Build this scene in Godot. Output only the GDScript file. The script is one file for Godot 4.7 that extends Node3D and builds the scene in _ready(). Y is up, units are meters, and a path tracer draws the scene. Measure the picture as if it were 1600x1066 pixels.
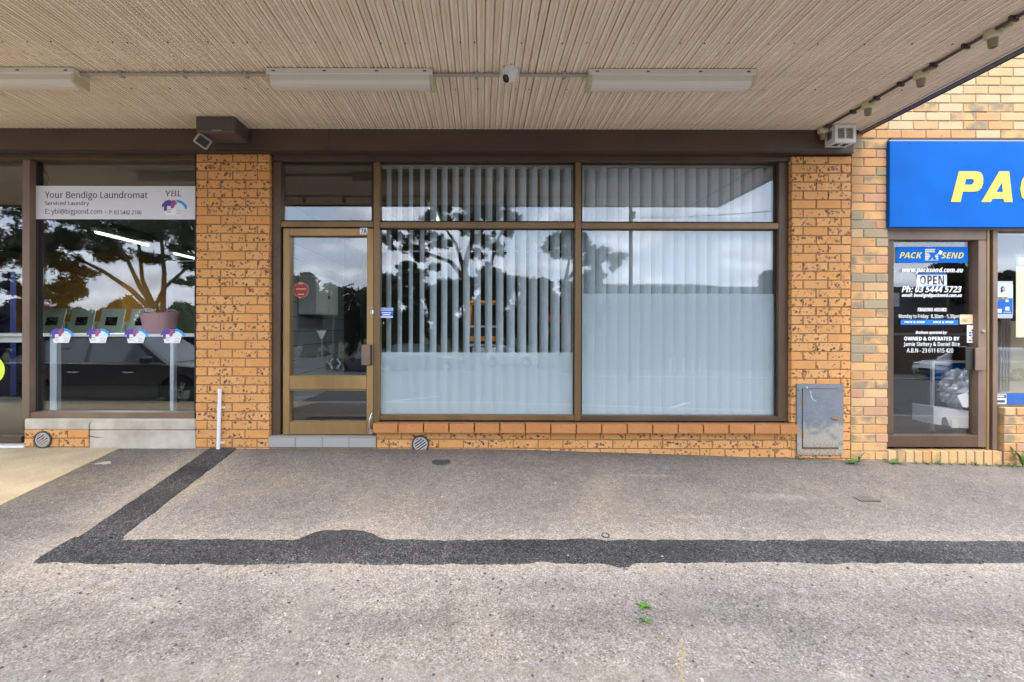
extends Node3D

var rng := RandomNumberGenerator.new()
var taken := {}
var M := {}
var fnl := FastNoiseLite.new()
var brick_meshes := {}

class Geo:
	var v := PackedVector3Array()
	var n := PackedVector3Array()
	var t := PackedVector2Array()
	var c := PackedColorArray()
	func tri(a: Vector3, b: Vector3, d: Vector3) -> void:
		var nn := (b - a).cross(d - a).normalized()
		v.append_array([a, d, b]); n.append_array([nn, nn, nn])
		t.append_array([Vector2.ZERO, Vector2.ZERO, Vector2.ZERO])
	func stri(a: Vector3, b: Vector3, d: Vector3, na: Vector3, nb: Vector3, nd: Vector3) -> void:
		v.append_array([a, d, b]); n.append_array([na, nd, nb])
		t.append_array([Vector2.ZERO, Vector2.ZERO, Vector2.ZERO])
	func quad(a: Vector3, b: Vector3, d: Vector3, e: Vector3) -> void:
		tri(a, b, d); tri(a, d, e)
	func uquad(a: Vector3, b: Vector3, d: Vector3, e: Vector3) -> void:
		# a picture side: a bottom left, b bottom right, d top right, e top left
		var nn := (b - a).cross(d - a).normalized()
		v.append_array([a, d, b, a, e, d]); n.append_array([nn, nn, nn, nn, nn, nn])
		t.append_array([Vector2(0, 1), Vector2(1, 0), Vector2(1, 1), Vector2(0, 1), Vector2(0, 0), Vector2(1, 0)])
	func box(lo: Vector3, hi: Vector3, b := 0.0) -> void:
		if b <= 0.0:
			var p := []
			for i in 8: p.append(Vector3(hi.x if i & 1 else lo.x, hi.y if i & 2 else lo.y, hi.z if i & 4 else lo.z))
			quad(p[4], p[5], p[7], p[6]); quad(p[1], p[0], p[2], p[3]); quad(p[5], p[1], p[3], p[7])
			quad(p[0], p[4], p[6], p[2]); quad(p[6], p[7], p[3], p[2]); quad(p[0], p[1], p[5], p[4])
			return
		b = minf(b, 0.45 * minf(hi.x - lo.x, minf(hi.y - lo.y, hi.z - lo.z)))
		hull(lo, hi, b)
	func hull(lo: Vector3, hi: Vector3, b: float) -> void:
		# chamfered box: six faces, twelve edge strips, eight corners
		var mid := (lo + hi) / 2.0
		var h := (hi - lo) / 2.0
		for ax in 3:
			var u := (ax + 1) % 3
			var w := (ax + 2) % 3
			for s in [-1.0, 1.0]:
				var q := []
				for k in [[-1, -1], [1, -1], [1, 1], [-1, 1]]:
					var p := Vector3.ZERO
					p[ax] = s * h[ax]; p[u] = k[0] * (h[u] - b); p[w] = k[1] * (h[w] - b)
					q.append(mid + p)
				if s > 0: quad(q[0], q[1], q[2], q[3])
				else: quad(q[3], q[2], q[1], q[0])
			for s1 in [-1.0, 1.0]:
				for s2 in [-1.0, 1.0]:
					var a := Vector3.ZERO
					var e := Vector3.ZERO
					a[u] = s1 * h[u]; a[w] = s2 * (h[w] - b); e[u] = s1 * (h[u] - b); e[w] = s2 * h[w]
					var l := Vector3.ZERO
					l[ax] = h[ax] - b
					var q0 := mid + a - l
					var q1 := mid + a + l
					var q2 := mid + e + l
					var q3 := mid + e - l
					if (q1 - q0).cross(q2 - q0).dot(a + e) < 0: quad(q3, q2, q1, q0)
					else: quad(q0, q1, q2, q3)
		for i in 8:
			var sg := Vector3(1 if i & 1 else -1, 1 if i & 2 else -1, 1 if i & 4 else -1)
			var a := mid + sg * Vector3(h.x, h.y - b, h.z - b)
			var d := mid + sg * Vector3(h.x - b, h.y, h.z - b)
			var e := mid + sg * Vector3(h.x - b, h.y - b, h.z)
			if (d - a).cross(e - a).dot(sg) < 0: tri(a, e, d)
			else: tri(a, d, e)
	func tube(pts: Array, r: Array, sides := 8, caps := true) -> void:
		var rings := []
		var side := Vector3.ZERO
		for i in pts.size():
			var dir: Vector3 = (pts[mini(i + 1, pts.size() - 1)] - pts[maxi(i - 1, 0)]).normalized()
			if side == Vector3.ZERO:
				side = dir.cross(Vector3.UP if absf(dir.y) < 0.9 else Vector3.RIGHT).normalized()
			else:
				side = (side - dir * side.dot(dir)).normalized()
			var up := dir.cross(side)
			var ring := []
			for k in sides:
				var a := TAU * k / sides
				ring.append([pts[i] + (side * cos(a) + up * sin(a)) * r[mini(i, r.size() - 1)], side * cos(a) + up * sin(a)])
			rings.append(ring)
		for i in pts.size() - 1:
			for k in sides:
				var k2 := (k + 1) % sides
				var A = rings[i][k]; var B = rings[i][k2]; var C = rings[i + 1][k2]; var D = rings[i + 1][k]
				stri(A[0], B[0], C[0], A[1], B[1], C[1]); stri(A[0], C[0], D[0], A[1], C[1], D[1])
		if caps:
			for k in range(1, sides - 1):
				tri(rings[0][0][0], rings[0][k + 1][0], rings[0][k][0])
				tri(rings[-1][0][0], rings[-1][k][0], rings[-1][k + 1][0])
	func lathe(prof: Array, at: Vector3, axis := Vector3.UP, sides := 16) -> void:
		# prof: Vector2(radius, along the axis)
		var s := axis.cross(Vector3.RIGHT if absf(axis.x) < 0.9 else Vector3.UP).normalized()
		var u := axis.cross(s)
		for i in prof.size() - 1:
			var p: Vector2 = prof[i]
			var q: Vector2 = prof[i + 1]
			var nn := Vector2(q.y - p.y, -(q.x - p.x)).normalized()
			for k in sides:
				var r0 := s * cos(TAU * k / sides) + u * sin(TAU * k / sides)
				var r1 := s * cos(TAU * (k + 1) / sides) + u * sin(TAU * (k + 1) / sides)
				var a := at + r0 * p.x + axis * p.y
				var b := at + r1 * p.x + axis * p.y
				var d := at + r1 * q.x + axis * q.y
				var e := at + r0 * q.x + axis * q.y
				var n0 := r0 * nn.x + axis * nn.y
				var n1 := r1 * nn.x + axis * nn.y
				if p.x > 1e-5: stri(a, b, d, n0, n1, n1)
				if q.x > 1e-5: stri(a, d, e, n0, n1, n0)
	func prism(poly: PackedVector2Array, z0: float, z1: float, back := true) -> void:
		var q := poly.duplicate()
		if Geometry2D.is_polygon_clockwise(q): q.reverse()
		var ix := Geometry2D.triangulate_polygon(q)
		for i in range(0, ix.size(), 3):
			var a := q[ix[i]]
			var b := q[ix[i + 1]]
			var d := q[ix[i + 2]]
			if (b - a).cross(d - a) < 0:
				var sw := b
				b = d; d = sw
			tri(Vector3(a.x, a.y, z1), Vector3(b.x, b.y, z1), Vector3(d.x, d.y, z1))
			if back: tri(Vector3(a.x, a.y, z0), Vector3(d.x, d.y, z0), Vector3(b.x, b.y, z0))
		for i in q.size():
			var a := q[i]
			var b := q[(i + 1) % q.size()]
			quad(Vector3(a.x, a.y, z0), Vector3(b.x, b.y, z0), Vector3(b.x, b.y, z1), Vector3(a.x, a.y, z1))
	func moved(x: Transform3D) -> Geo:
		for i in v.size():
			v[i] = x * v[i]
			n[i] = (x.basis * n[i]).normalized()
		return self
	func mesh() -> ArrayMesh:
		var arr := []
		arr.resize(Mesh.ARRAY_MAX)
		arr[Mesh.ARRAY_VERTEX] = v; arr[Mesh.ARRAY_NORMAL] = n; arr[Mesh.ARRAY_TEX_UV] = t
		if c.size() == v.size(): arr[Mesh.ARRAY_COLOR] = c
		var m := ArrayMesh.new()
		m.add_surface_from_arrays(Mesh.PRIMITIVE_TRIANGLES, arr)
		return m

func numbered(parent: Node, called: String) -> String:
	var key := str(parent.get_instance_id()) + called
	var k: int = taken.get(key, 0)
	taken[key] = k + 1
	return called if k == 0 else "%s_%03d" % [called, k]

func obj(called: String, g, mat: Material, parent: Node = self) -> MeshInstance3D:
	var o := MeshInstance3D.new()
	o.mesh = g.mesh() if g is Geo else g
	o.material_override = mat
	o.name = numbered(parent, called)
	parent.add_child(o, true)
	return o

func tag(o: Node, label := "", category := "", group := "", kind := "") -> Node:
	if label: o.set_meta("label", label)
	if category: o.set_meta("category", category)
	if group: o.set_meta("group", group)
	if kind: o.set_meta("kind", kind)
	return o

func thing(called: String, label: String, category: String, at := Vector3.ZERO, group := "") -> Node3D:
	var o := Node3D.new()
	o.name = numbered(self, called)
	add_child(o, true)
	o.position = at
	tag(o, label, category, group)
	return o

func copy(o: Node3D, called: String, label: String, at: Vector3) -> Node3D:
	var d: Node3D = o.duplicate()
	d.name = numbered(self, called)
	add_child(d, true)
	d.position = at
	d.set_meta("label", label)
	return d

func bx(x0: float, y0: float, z0: float, x1: float, y1: float, z1: float, b := 0.0) -> Geo:
	var g := Geo.new()
	g.box(Vector3(x0, y0, z0), Vector3(x1, y1, z1), b)
	return g

func lin(r: float, g: float, b: float, a := 1.0) -> Color:
	var c := Color(r, g, b).linear_to_srgb()
	c.a = a
	return c

func mat(called: String, col: Color, rough := 0.8, metal := 0.0, spec := 0.5) -> StandardMaterial3D:
	var m := StandardMaterial3D.new()
	m.resource_name = called
	m.albedo_color = col
	m.roughness = rough
	m.metallic = metal
	m.metallic_specular = spec
	M[called] = m
	return m

func tri_tex(m: StandardMaterial3D, tex: Texture2D, scale: Vector3, bump: Texture2D = null, depth := 0.0, off := Vector3.ZERO) -> void:
	m.uv1_triplanar = true
	m.uv1_world_triplanar = true
	m.uv1_scale = scale
	m.uv1_offset = off
	m.uv1_triplanar_sharpness = 4.0
	if tex: m.albedo_texture = tex
	if bump:
		m.heightmap_enabled = true
		m.heightmap_texture = bump
		m.heightmap_scale = depth

func noise_bytes(size: int, type: int, freq: float, oct := 3, seed_ := 1, ret := FastNoiseLite.RETURN_DISTANCE) -> PackedByteArray:
	var f := FastNoiseLite.new()
	f.seed = seed_
	f.noise_type = type
	f.frequency = freq
	f.fractal_octaves = oct
	f.fractal_type = FastNoiseLite.FRACTAL_FBM if oct > 1 else FastNoiseLite.FRACTAL_NONE
	f.cellular_return_type = ret
	var im := f.get_seamless_image(size, size)
	im.convert(Image.FORMAT_L8)
	return im.get_data()

func tex_of(w: int, h: int, data: PackedByteArray, fmt := Image.FORMAT_RGB8) -> ImageTexture:
	return ImageTexture.create_from_image(Image.create_from_data(w, h, false, fmt, data))

# a tint texture from noise layers: mean colour, spread of tone, grain
func mottled(size: int, lo: Color, hi: Color, f1: float, f2: float, s: int, grain := 0.35, punch := 1.0) -> ImageTexture:
	var a := noise_bytes(size, FastNoiseLite.TYPE_SIMPLEX_SMOOTH, f1, 4, s)
	var b := noise_bytes(size, FastNoiseLite.TYPE_SIMPLEX_SMOOTH, f2, 2, s + 7)
	var d := PackedByteArray()
	d.resize(size * size * 3)
	for i in size * size:
		var k := clampf(((a[i] * (1.0 - grain) + b[i] * grain) / 255.0 - 0.5) * punch + 0.5, 0.0, 1.0)
		var q := lo.lerp(hi, k)
		d[i * 3] = int(q.r * 255.0); d[i * 3 + 1] = int(q.g * 255.0); d[i * 3 + 2] = int(q.b * 255.0)
	return tex_of(size, size, d)

func speckled(size: int, base_lo: Color, base_hi: Color, spots: int, rmin: float, rmax: float, dark: Color, dark2: Color, s: int, punch := 1.0) -> ImageTexture:
	var im := mottled(size, base_lo, base_hi, 0.012, 0.2, s, 0.45 if punch == 1.0 else 0.25, punch).get_image()
	rng.seed = s
	for k in spots:
		var cx := rng.randi_range(0, size - 1)
		var cy := rng.randi_range(0, size - 1)
		var r := rmin + (rmax - rmin) * pow(rng.randf(), 2.5)
		var c := dark.lerp(dark2, rng.randf())
		var st := rng.randf_range(0.55, 1.0)
		var ph := rng.randf() * TAU
		var el := rng.randf_range(0.6, 1.4)
		var w := int(ceil(r * 1.8))
		for dy in range(-w, w + 1):
			for dx in range(-w, w + 1):
				var an := atan2(dy, dx)
				var rr := r * (1.0 + 0.16 * sin(3.0 * an + ph) + 0.12 * sin(5.0 * an + 2.0 * ph))
				var d := sqrt(dx * dx * el + dy * dy / el)
				if d < rr:
					var x := (cx + dx + size) % size
					var y := (cy + dy + size) % size
					im.set_pixel(x, y, im.get_pixel(x, y).lerp(c, st * clampf((rr - d) * 0.9, 0.0, 1.0)))
	return ImageTexture.create_from_image(im)

func slope(x: float) -> float:
	if x <= 0.0: return 0.0
	if x < 0.6: return -0.03 * x * x / 1.2
	return -0.03 * (minf(x, 9.0) - 0.3)

func gy(x: float, z: float) -> float:
	return slope(x) - 0.055 * z

func smooth(a: float, b: float, x: float) -> float:
	return smoothstep(a, b, x)

# flat print: a thin sheet whose outline is the polygon
func print_poly(called: String, pts: Array, z: float, m: Material, parent: Node, th := 0.0012) -> MeshInstance3D:
	var g := Geo.new()
	g.prism(PackedVector2Array(pts), z, z + th, false)
	return obj(called, g, m, parent)

func print_rect(called: String, x0: float, y0: float, x1: float, y1: float, z: float, m: Material, parent: Node, th := 0.0012) -> MeshInstance3D:
	return obj(called, bx(x0, y0, z, x1, y1, z + th), m, parent)

var fonts := {}
func lettering(called: String, text: String, x0: float, y0: float, x1: float, y1: float, z: float, m: Material, parent: Node, bold := false, shear := 0.0, th := 0.0012) -> MeshInstance3D:
	if not fonts.has(bold):
		var f := SystemFont.new()
		f.font_names = PackedStringArray(["Droid Sans"])
		f.font_weight = 700 if bold else 400
		fonts[bold] = f
	var tm := TextMesh.new()
	tm.font = fonts[bold]
	tm.text = text
	tm.font_size = 40
	tm.pixel_size = 0.01
	tm.depth = 0.02
	tm.curve_step = 2.0
	var arr := tm.get_mesh_arrays()
	var vs: PackedVector3Array = arr[Mesh.ARRAY_VERTEX]
	var lo := Vector3(1e9, 1e9, 1e9)
	var hi := -lo
	for p in vs:
		lo = lo.min(p); hi = hi.max(p)
	var sz := hi - lo
	var wide := (x1 - x0) - shear * (y1 - y0)
	for i in vs.size():
		var p := vs[i] - lo
		var yy := p.y / sz.y * (y1 - y0)
		vs[i] = Vector3(x0 + p.x / sz.x * wide + shear * yy, y0 + yy, z + p.z / maxf(sz.z, 1e-6) * th)
	arr[Mesh.ARRAY_VERTEX] = vs
	var am := ArrayMesh.new()
	am.add_surface_from_arrays(Mesh.PRIMITIVE_TRIANGLES, arr)
	return obj(called, am, m, parent)

func _ready() -> void:
	# ---- camera, sky, sun, exposure
	var cam := Camera3D.new()
	cam.name = "camera"
	add_child(cam)
	cam.position = Vector3(0.0, 1.16, 4.5)
	cam.rotation.z = 0.0022
	cam.projection = Camera3D.PROJECTION_FRUSTUM
	cam.near = 0.05
	cam.far = 900.0
	cam.size = 0.05 * 1066.0 / 730.0
	cam.frustum_offset = Vector2(0.05 * 48.0 / 730.0, -0.05 * 21.0 / 730.0)
	cam.current = true
	var env := Environment.new()
	env.background_mode = Environment.BG_SKY
	env.tonemap_mode = Environment.TONE_MAPPER_LINEAR
	env.tonemap_exposure = 4.2
	env.sdfgi_enabled = true
	env.ssao_enabled = true
	env.ssil_enabled = true
	var sky := Sky.new()
	var psm := PanoramaSkyMaterial.new()
	psm.panorama = cloudy_sky()
	sky.sky_material = psm
	env.sky = sky
	var we := WorldEnvironment.new()
	we.name = "world_environment"
	we.environment = env
	add_child(we)
	var sun := DirectionalLight3D.new()
	sun.name = "sun"
	sun.light_color = Color(1.0, 0.93, 0.82)
	sun.light_energy = 0.22
	sun.light_angular_distance = 14.0
	sun.shadow_enabled = true
	add_child(sun)
	sun.look_at_from_position(Vector3.ZERO, -Vector3(0.04, 0.95, 0.62))
	make_materials()
	# ---- setting and large structure
	make_ground()
	make_walls()
	make_canopy()
	make_rooms()
	make_shopfronts()
	make_street()
	# ---- objects
	make_canopy_fittings()
	make_wall_fittings()
	make_signs()
	make_interiors()
	make_small()
	make_vehicles()

func cloudy_sky() -> ImageTexture:
	var w := 1024
	var h := 512
	var a := FastNoiseLite.new()
	a.seed = 11; a.frequency = 1.5; a.fractal_octaves = 5; a.noise_type = FastNoiseLite.TYPE_SIMPLEX_SMOOTH
	var b := FastNoiseLite.new()
	b.seed = 5; b.frequency = 4.0; b.fractal_octaves = 4; b.noise_type = FastNoiseLite.TYPE_SIMPLEX_SMOOTH
	var im := Image.create(w, h, false, Image.FORMAT_RGBF)
	for j in h:
		var el := PI / 2.0 - PI * (j + 0.5) / h
		if el < -0.02:
			im.fill_rect(Rect2i(0, j, w, h - j), Color(0.3, 0.3, 0.3))
			break
		for i in w:
			var az := TAU * (i + 0.5) / w
			var d := Vector3(cos(el) * cos(az), sin(el), cos(el) * sin(az))
			var fl := 1.0 / (0.28 + maxf(d.y, 0.0))
			var n := a.get_noise_3d(d.x * fl, d.y * 0.3, d.z * fl)
			var n2 := b.get_noise_3d(d.x * fl, 7.0, d.z * fl)
			var cl := smoothstep(-0.42, 0.1, n + 0.35 * n2)
			var li := 0.70 + 0.55 * smoothstep(-0.5, 0.6, n2 + 0.5 * n)
			var blue := Color(0.42, 0.62, 0.95).lerp(Color(0.78, 0.88, 1.0), pow(1.0 - maxf(d.y, 0.0), 3.0))
			var cloud := Color(0.85 * li, 0.94 * li, 1.08 * li)
			im.set_pixel(i, j, blue.lerp(cloud, cl))
	return ImageTexture.create_from_image(im)

func make_materials() -> void:
	var t: Texture2D
	# orange clay bricks with dark iron spots
	var tb := [
		speckled(512, Color(0.775, 0.55, 0.32), Color(0.865, 0.64, 0.41), 6500, 0.7, 3.9, Color(0.26, 0.17, 0.12), Color(0.46, 0.29, 0.24), 3),
		speckled(512, Color(0.775, 0.555, 0.325), Color(0.875, 0.65, 0.415), 4600, 0.6, 2.9, Color(0.30, 0.19, 0.13), Color(0.50, 0.31, 0.22), 17),
		speckled(512, Color(0.77, 0.54, 0.31), Color(0.87, 0.635, 0.395), 1900, 0.5, 2.0, Color(0.35, 0.22, 0.14), Color(0.5, 0.3, 0.2), 29)]
	var bump := mottled(256, Color(0.3, 0.3, 0.3), Color(0.7, 0.7, 0.7), 0.05, 0.35, 50, 0.6)
	for k in 6:
		var m := mat("spotted_clay_%d" % k, [Color(1, 1, 1), Color(0.985, 0.965, 0.94), Color(1, 0.985, 0.96), Color(0.97, 0.955, 0.94), Color(1, 0.975, 0.92), Color(0.985, 0.955, 0.91)][k], 0.85)
		tri_tex(m, tb[[0, 1, 0, 1, 0, 2][k]], Vector3.ONE / 2.0, bump, 0.25, Vector3(0.13 * k, 0.37 * k, 0.21 * k))
	var ms := mat("sill_clay", Color(0.87, 0.80, 0.77), 0.8)
	tri_tex(ms, tb[2], Vector3.ONE / 1.4, bump, 0.2)
	# blonde bricks: cream, orange, grey and pink ends
	var cr := [
		[Color(0.69, 0.545, 0.38), Color(0.78, 0.65, 0.48)], [Color(0.68, 0.49, 0.31), Color(0.78, 0.60, 0.41)],
		[Color(0.52, 0.47, 0.38), Color(0.66, 0.58, 0.46)], [Color(0.66, 0.48, 0.37), Color(0.74, 0.57, 0.45)], [Color(0.52, 0.46, 0.37), Color(0.79, 0.60, 0.39)]]
	for k in 5:
		var tx := speckled(256, cr[k][0], cr[k][1], 260, 0.6, 2.0, Color(0.42, 0.30, 0.22), Color(0.6, 0.48, 0.38), 60 + k, 1.0 if k < 4 else 3.0)
		var m := mat("blonde_clay_%d" % k, Color.WHITE, 0.85)
		tri_tex(m, tx, Vector3.ONE * (0.75 if k < 4 else 1.3), bump, 0.2)
	var cu := speckled(512, Color(0.70, 0.595, 0.445), Color(0.765, 0.67, 0.525), 900, 0.6, 2.0, Color(0.45, 0.33, 0.24), Color(0.7, 0.55, 0.42), 71)
	tri_tex(mat("cream_clay_0", Color.WHITE, 0.85), cu, Vector3.ONE / 2.0, bump, 0.2)
	tri_tex(mat("cream_clay_1", Color(1, 0.96, 0.90), 0.85), cu, Vector3.ONE / 2.0, bump, 0.2, Vector3(0.4, 0.2, 0.6))
	var mo := mat("mortar", Color.WHITE, 0.95)
	tri_tex(mo, mottled(256, Color(0.50, 0.385, 0.255), Color(0.63, 0.50, 0.35), 0.03, 0.3, 80, 0.5), Vector3.ONE, bump, 0.4)
	var mo2 := mat("pale_mortar", Color.WHITE, 0.95)
	tri_tex(mo2, mottled(256, Color(0.57, 0.49, 0.40), Color(0.72, 0.64, 0.54), 0.03, 0.3, 81, 0.5), Vector3.ONE, bump, 0.4)
	# ground
	make_asphalt("old_asphalt", 4, 0.30, 0.48, 0.6, true)
	make_asphalt("new_asphalt", 9, 0.32, 0.95, 1.5, false)
	var road := mat("road_asphalt", lin(0.115, 0.11, 0.11), 0.9)
	tri_tex(road, mottled(512, Color(0.75, 0.75, 0.75), Color(1, 1, 1), 0.01, 0.3, 91, 0.5), Vector3.ONE * 0.2)
	var conc := mat("slab_concrete", Color.WHITE, 0.9)
	tri_tex(conc, speckled(512, Color(0.62, 0.55, 0.44), Color(0.80, 0.73, 0.61), 160, 0.5, 1.6, Color(0.35, 0.29, 0.22), Color(0.5, 0.43, 0.35), 93), Vector3.ONE * 0.4, bump, 0.2)
	var conc2 := mat("sill_concrete", Color.WHITE, 0.9)
	tri_tex(conc2, mottled(512, Color(0.61, 0.565, 0.50), Color(0.81, 0.765, 0.70), 0.012, 0.25, 95, 0.25), Vector3.ONE * 0.6, bump, 0.15)
	# canopy lining: cream paint with dirt drawn out along the ribs
	var so := mat("canopy_lining", Color.WHITE, 0.7)
	tri_tex(so, mottled(512, Color(0.86, 0.79, 0.69), Color(0.995, 0.94, 0.865), 0.02, 0.15, 97, 0.3, 1.3), Vector3(2.2, 1.0, 0.16))
	so.uv1_triplanar_sharpness = 10.0
	mat("brown_paint", lin(0.062, 0.042, 0.030), 0.5)
	var bp := mat("beam_paint", Color.WHITE, 0.55)
	tri_tex(bp, mottled(256, Color(0.27, 0.205, 0.155), Color(0.36, 0.285, 0.22), 0.01, 0.2, 99, 0.25), Vector3(0.35, 1.0, 1.0))
	var br := mat("bronze_metal", Color.WHITE, 0.45, 0.35)
	tri_tex(br, mottled(256, Color(0.50, 0.39, 0.23), Color(0.64, 0.51, 0.33), 0.012, 0.1, 101, 0.2), Vector3(0.6, 0.15, 0.6))
	var mb := mat("mid_bronze", Color.WHITE, 0.45, 0.3)
	tri_tex(mb, mottled(256, Color(0.40, 0.305, 0.185), Color(0.52, 0.405, 0.26), 0.012, 0.1, 102, 0.2), Vector3(0.6, 0.15, 0.6))
	var dk := mat("dark_bronze", Color.WHITE, 0.5, 0.25)
	tri_tex(dk, mottled(256, Color(0.29, 0.22, 0.155), Color(0.40, 0.31, 0.23), 0.012, 0.1, 103, 0.2), Vector3(0.4, 0.3, 0.4))
	var tp := mat("taupe_metal", Color.WHITE, 0.5, 0.15)
	tri_tex(tp, mottled(256, Color(0.40, 0.32, 0.26), Color(0.53, 0.435, 0.36), 0.012, 0.1, 105, 0.2), Vector3(0.4, 0.3, 0.4))
	mat("black_gasket", lin(0.008, 0.008, 0.009), 0.6)
	# glass: clear sheets, two to a window
	var gl := mat("window_glass", Color(1, 1, 1, 0.0), 0.0)
	gl.transparency = BaseMaterial3D.TRANSPARENCY_ALPHA
	gl.metallic_specular = 0.45
	var fd := mat("frosted_film_dense", Color(0.79, 0.85, 0.86, 0.44), 0.9)
	fd.transparency = BaseMaterial3D.TRANSPARENCY_ALPHA
	fd.metallic_specular = 0.2
	var fr := mat("frosted_film", Color(0.83, 0.885, 0.895, 0.30), 0.9)
	fr.transparency = BaseMaterial3D.TRANSPARENCY_ALPHA
	fr.metallic_specular = 0.2
	var vane := mat("blind_fabric", lin(0.42, 0.48, 0.515), 0.85)
	vane.backlight_enabled = true
	vane.backlight = Color(0.25, 0.27, 0.28)
	mat("white_paint", lin(0.74, 0.73, 0.70), 0.5)
	mat("aged_white", lin(0.73, 0.69, 0.61), 0.5)
	var df := mat("lamp_diffuser", lin(0.75, 0.69, 0.61), 0.35)
	df.backlight_enabled = true
	df.backlight = Color(0.3, 0.28, 0.25)
	mat("conduit_grey", lin(0.42, 0.38, 0.34), 0.6)
	mat("cream_plastic", lin(0.60, 0.53, 0.33), 0.5)
	mat("socket_brown", lin(0.30, 0.24, 0.16), 0.6)
	mat("black_plastic", lin(0.02, 0.018, 0.016), 0.5)
	mat("lens_black", lin(0.004, 0.004, 0.005), 0.08)
	mat("fitting_brown", lin(0.10, 0.078, 0.065), 0.55)
	mat("fitting_taupe", lin(0.38, 0.33, 0.29), 0.6)
	mat("chrome", lin(0.75, 0.75, 0.74), 0.18, 0.9)
	mat("galvanised", lin(0.45, 0.44, 0.42), 0.45, 0.5)
	mat("grey_tile", lin(0.34, 0.315, 0.285), 0.5)
	mat("tile_top", lin(0.32, 0.28, 0.25), 0.6)
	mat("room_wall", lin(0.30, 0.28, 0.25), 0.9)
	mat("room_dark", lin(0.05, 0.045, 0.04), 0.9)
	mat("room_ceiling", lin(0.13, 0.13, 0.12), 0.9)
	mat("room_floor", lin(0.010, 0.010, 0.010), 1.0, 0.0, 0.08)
	var ob := mat("room_brick", Color.WHITE, 0.9)
	tri_tex(ob, mottled(256, Color(0.62, 0.40, 0.12), Color(0.76, 0.51, 0.19), 0.02, 0.25, 111, 0.5), Vector3.ONE)
	mat("dull_green", lin(0.05, 0.075, 0.05), 0.8)
	mat("block_grey", lin(0.24, 0.24, 0.24), 0.9)
	mat("cabinet_grey", lin(0.56, 0.57, 0.55), 0.5)
	mat("ink_black", lin(0.015, 0.015, 0.018), 0.6)
	mat("ink_grey", lin(0.07, 0.07, 0.075), 0.6)
	mat("print_white", lin(0.78, 0.78, 0.79), 0.5)
	mat("banner_white", lin(0.66, 0.66, 0.70), 0.5)
	tri_tex(mat("sign_blue", lin(0.0, 0.115, 0.48), 0.5, 0.0, 0.22), mottled(256, Color(0.86, 0.88, 0.90), Color(1, 1, 1), 0.01, 0.15, 131, 0.2), Vector3(0.5, 0.8, 0.5))
	mat("print_blue", lin(0.0, 0.13, 0.55), 0.4)
	mat("deep_blue", lin(0.01, 0.03, 0.28), 0.5)
	mat("navy", lin(0.012, 0.012, 0.11), 0.6)
	mat("sign_yellow", lin(0.60, 0.46, 0.045), 0.4)
	mat("lime_yellow", lin(0.66, 0.85, 0.05), 0.5)
	mat("sign_red", lin(0.24, 0.008, 0.008), 0.5)
	mat("gold_print", lin(0.75, 0.52, 0.22), 0.5)
	mat("frame_red", lin(0.62, 0.02, 0.015), 0.4)
	mat("ladder_orange", lin(0.75, 0.24, 0.01), 0.5)
	mat("alloy", lin(0.6, 0.6, 0.6), 0.35, 0.7)
	mat("tub_pink", lin(0.52, 0.30, 0.33), 0.5)
	mat("washer_white", lin(0.25, 0.26, 0.25), 0.4)
	mat("laminate_white", lin(0.72, 0.75, 0.76), 0.4)
	mat("leg_metal", lin(0.50, 0.56, 0.62), 0.4, 0.2)
	mat("cloth_purple", lin(0.10, 0.06, 0.32), 0.7)
	mat("cloth_plum", lin(0.34, 0.08, 0.22), 0.7)
	mat("cloth_blue", lin(0.05, 0.30, 0.70), 0.7)
	mat("cloth_pale", lin(0.62, 0.74, 0.80), 0.7)
	mat("basket_beige", lin(0.55, 0.47, 0.36), 0.7)
	mat("card_tan", lin(0.68, 0.50, 0.31), 0.8)
	mat("panel_cream", lin(0.50, 0.43, 0.28), 0.8)
	mat("timber_grey", lin(0.28, 0.24, 0.19), 0.8)
	mat("box_white", lin(0.62, 0.64, 0.66), 0.5)
	mat("paper_white", lin(0.72, 0.72, 0.72), 0.8)
	mat("skin_print", lin(0.62, 0.42, 0.33), 0.8)
	mat("brown_panel", lin(0.075, 0.035, 0.022), 0.7)
	var wrap := mat("clear_wrap", lin(0.5, 0.52, 0.55), 0.25)
	wrap.metallic = 0.3
	mat("pvc_white", lin(0.74, 0.74, 0.73), 0.4)
	mat("weed_green", lin(0.075, 0.17, 0.02), 0.6)
	mat("weed_dark", lin(0.055, 0.12, 0.025), 0.6)
	M.weed_green.backlight_enabled = true
	M.weed_green.backlight = Color(0.15, 0.25, 0.06)
	mat("dry_moss", lin(0.27, 0.215, 0.11), 0.95)
	mat("iron_dark", lin(0.055, 0.05, 0.047), 0.7)
	mat("rust", lin(0.30, 0.13, 0.05), 0.9)
	mat("bark", lin(0.11, 0.085, 0.065), 0.95)
	mat("pale_bark", lin(0.22, 0.19, 0.16), 0.95)
	var lf := mat("gum_leaf", Color.WHITE, 0.6)
	lf.vertex_color_use_as_albedo = true
	mat("grass_green", lin(0.05, 0.07, 0.03), 0.95)
	mat("road_white", lin(0.62, 0.61, 0.58), 0.8)
	mat("kerb_concrete", lin(0.36, 0.34, 0.31), 0.9)
	mat("shed_steel", lin(0.10, 0.105, 0.11), 0.6)
	mat("fence_brown", lin(0.075, 0.045, 0.035), 0.8)
	mat("pole_timber", lin(0.12, 0.10, 0.085), 0.9)
	mat("car_black", lin(0.006, 0.007, 0.010), 0.12)
	mat("car_silver", lin(0.46, 0.47, 0.48), 0.2, 0.5)
	mat("car_grey", lin(0.11, 0.11, 0.12), 0.2, 0.4)
	mat("bollard_grey", lin(0.30, 0.30, 0.29), 0.7)
	mat("counter_black", lin(0.006, 0.006, 0.010), 1.0, 0.0, 0.1)
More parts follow.
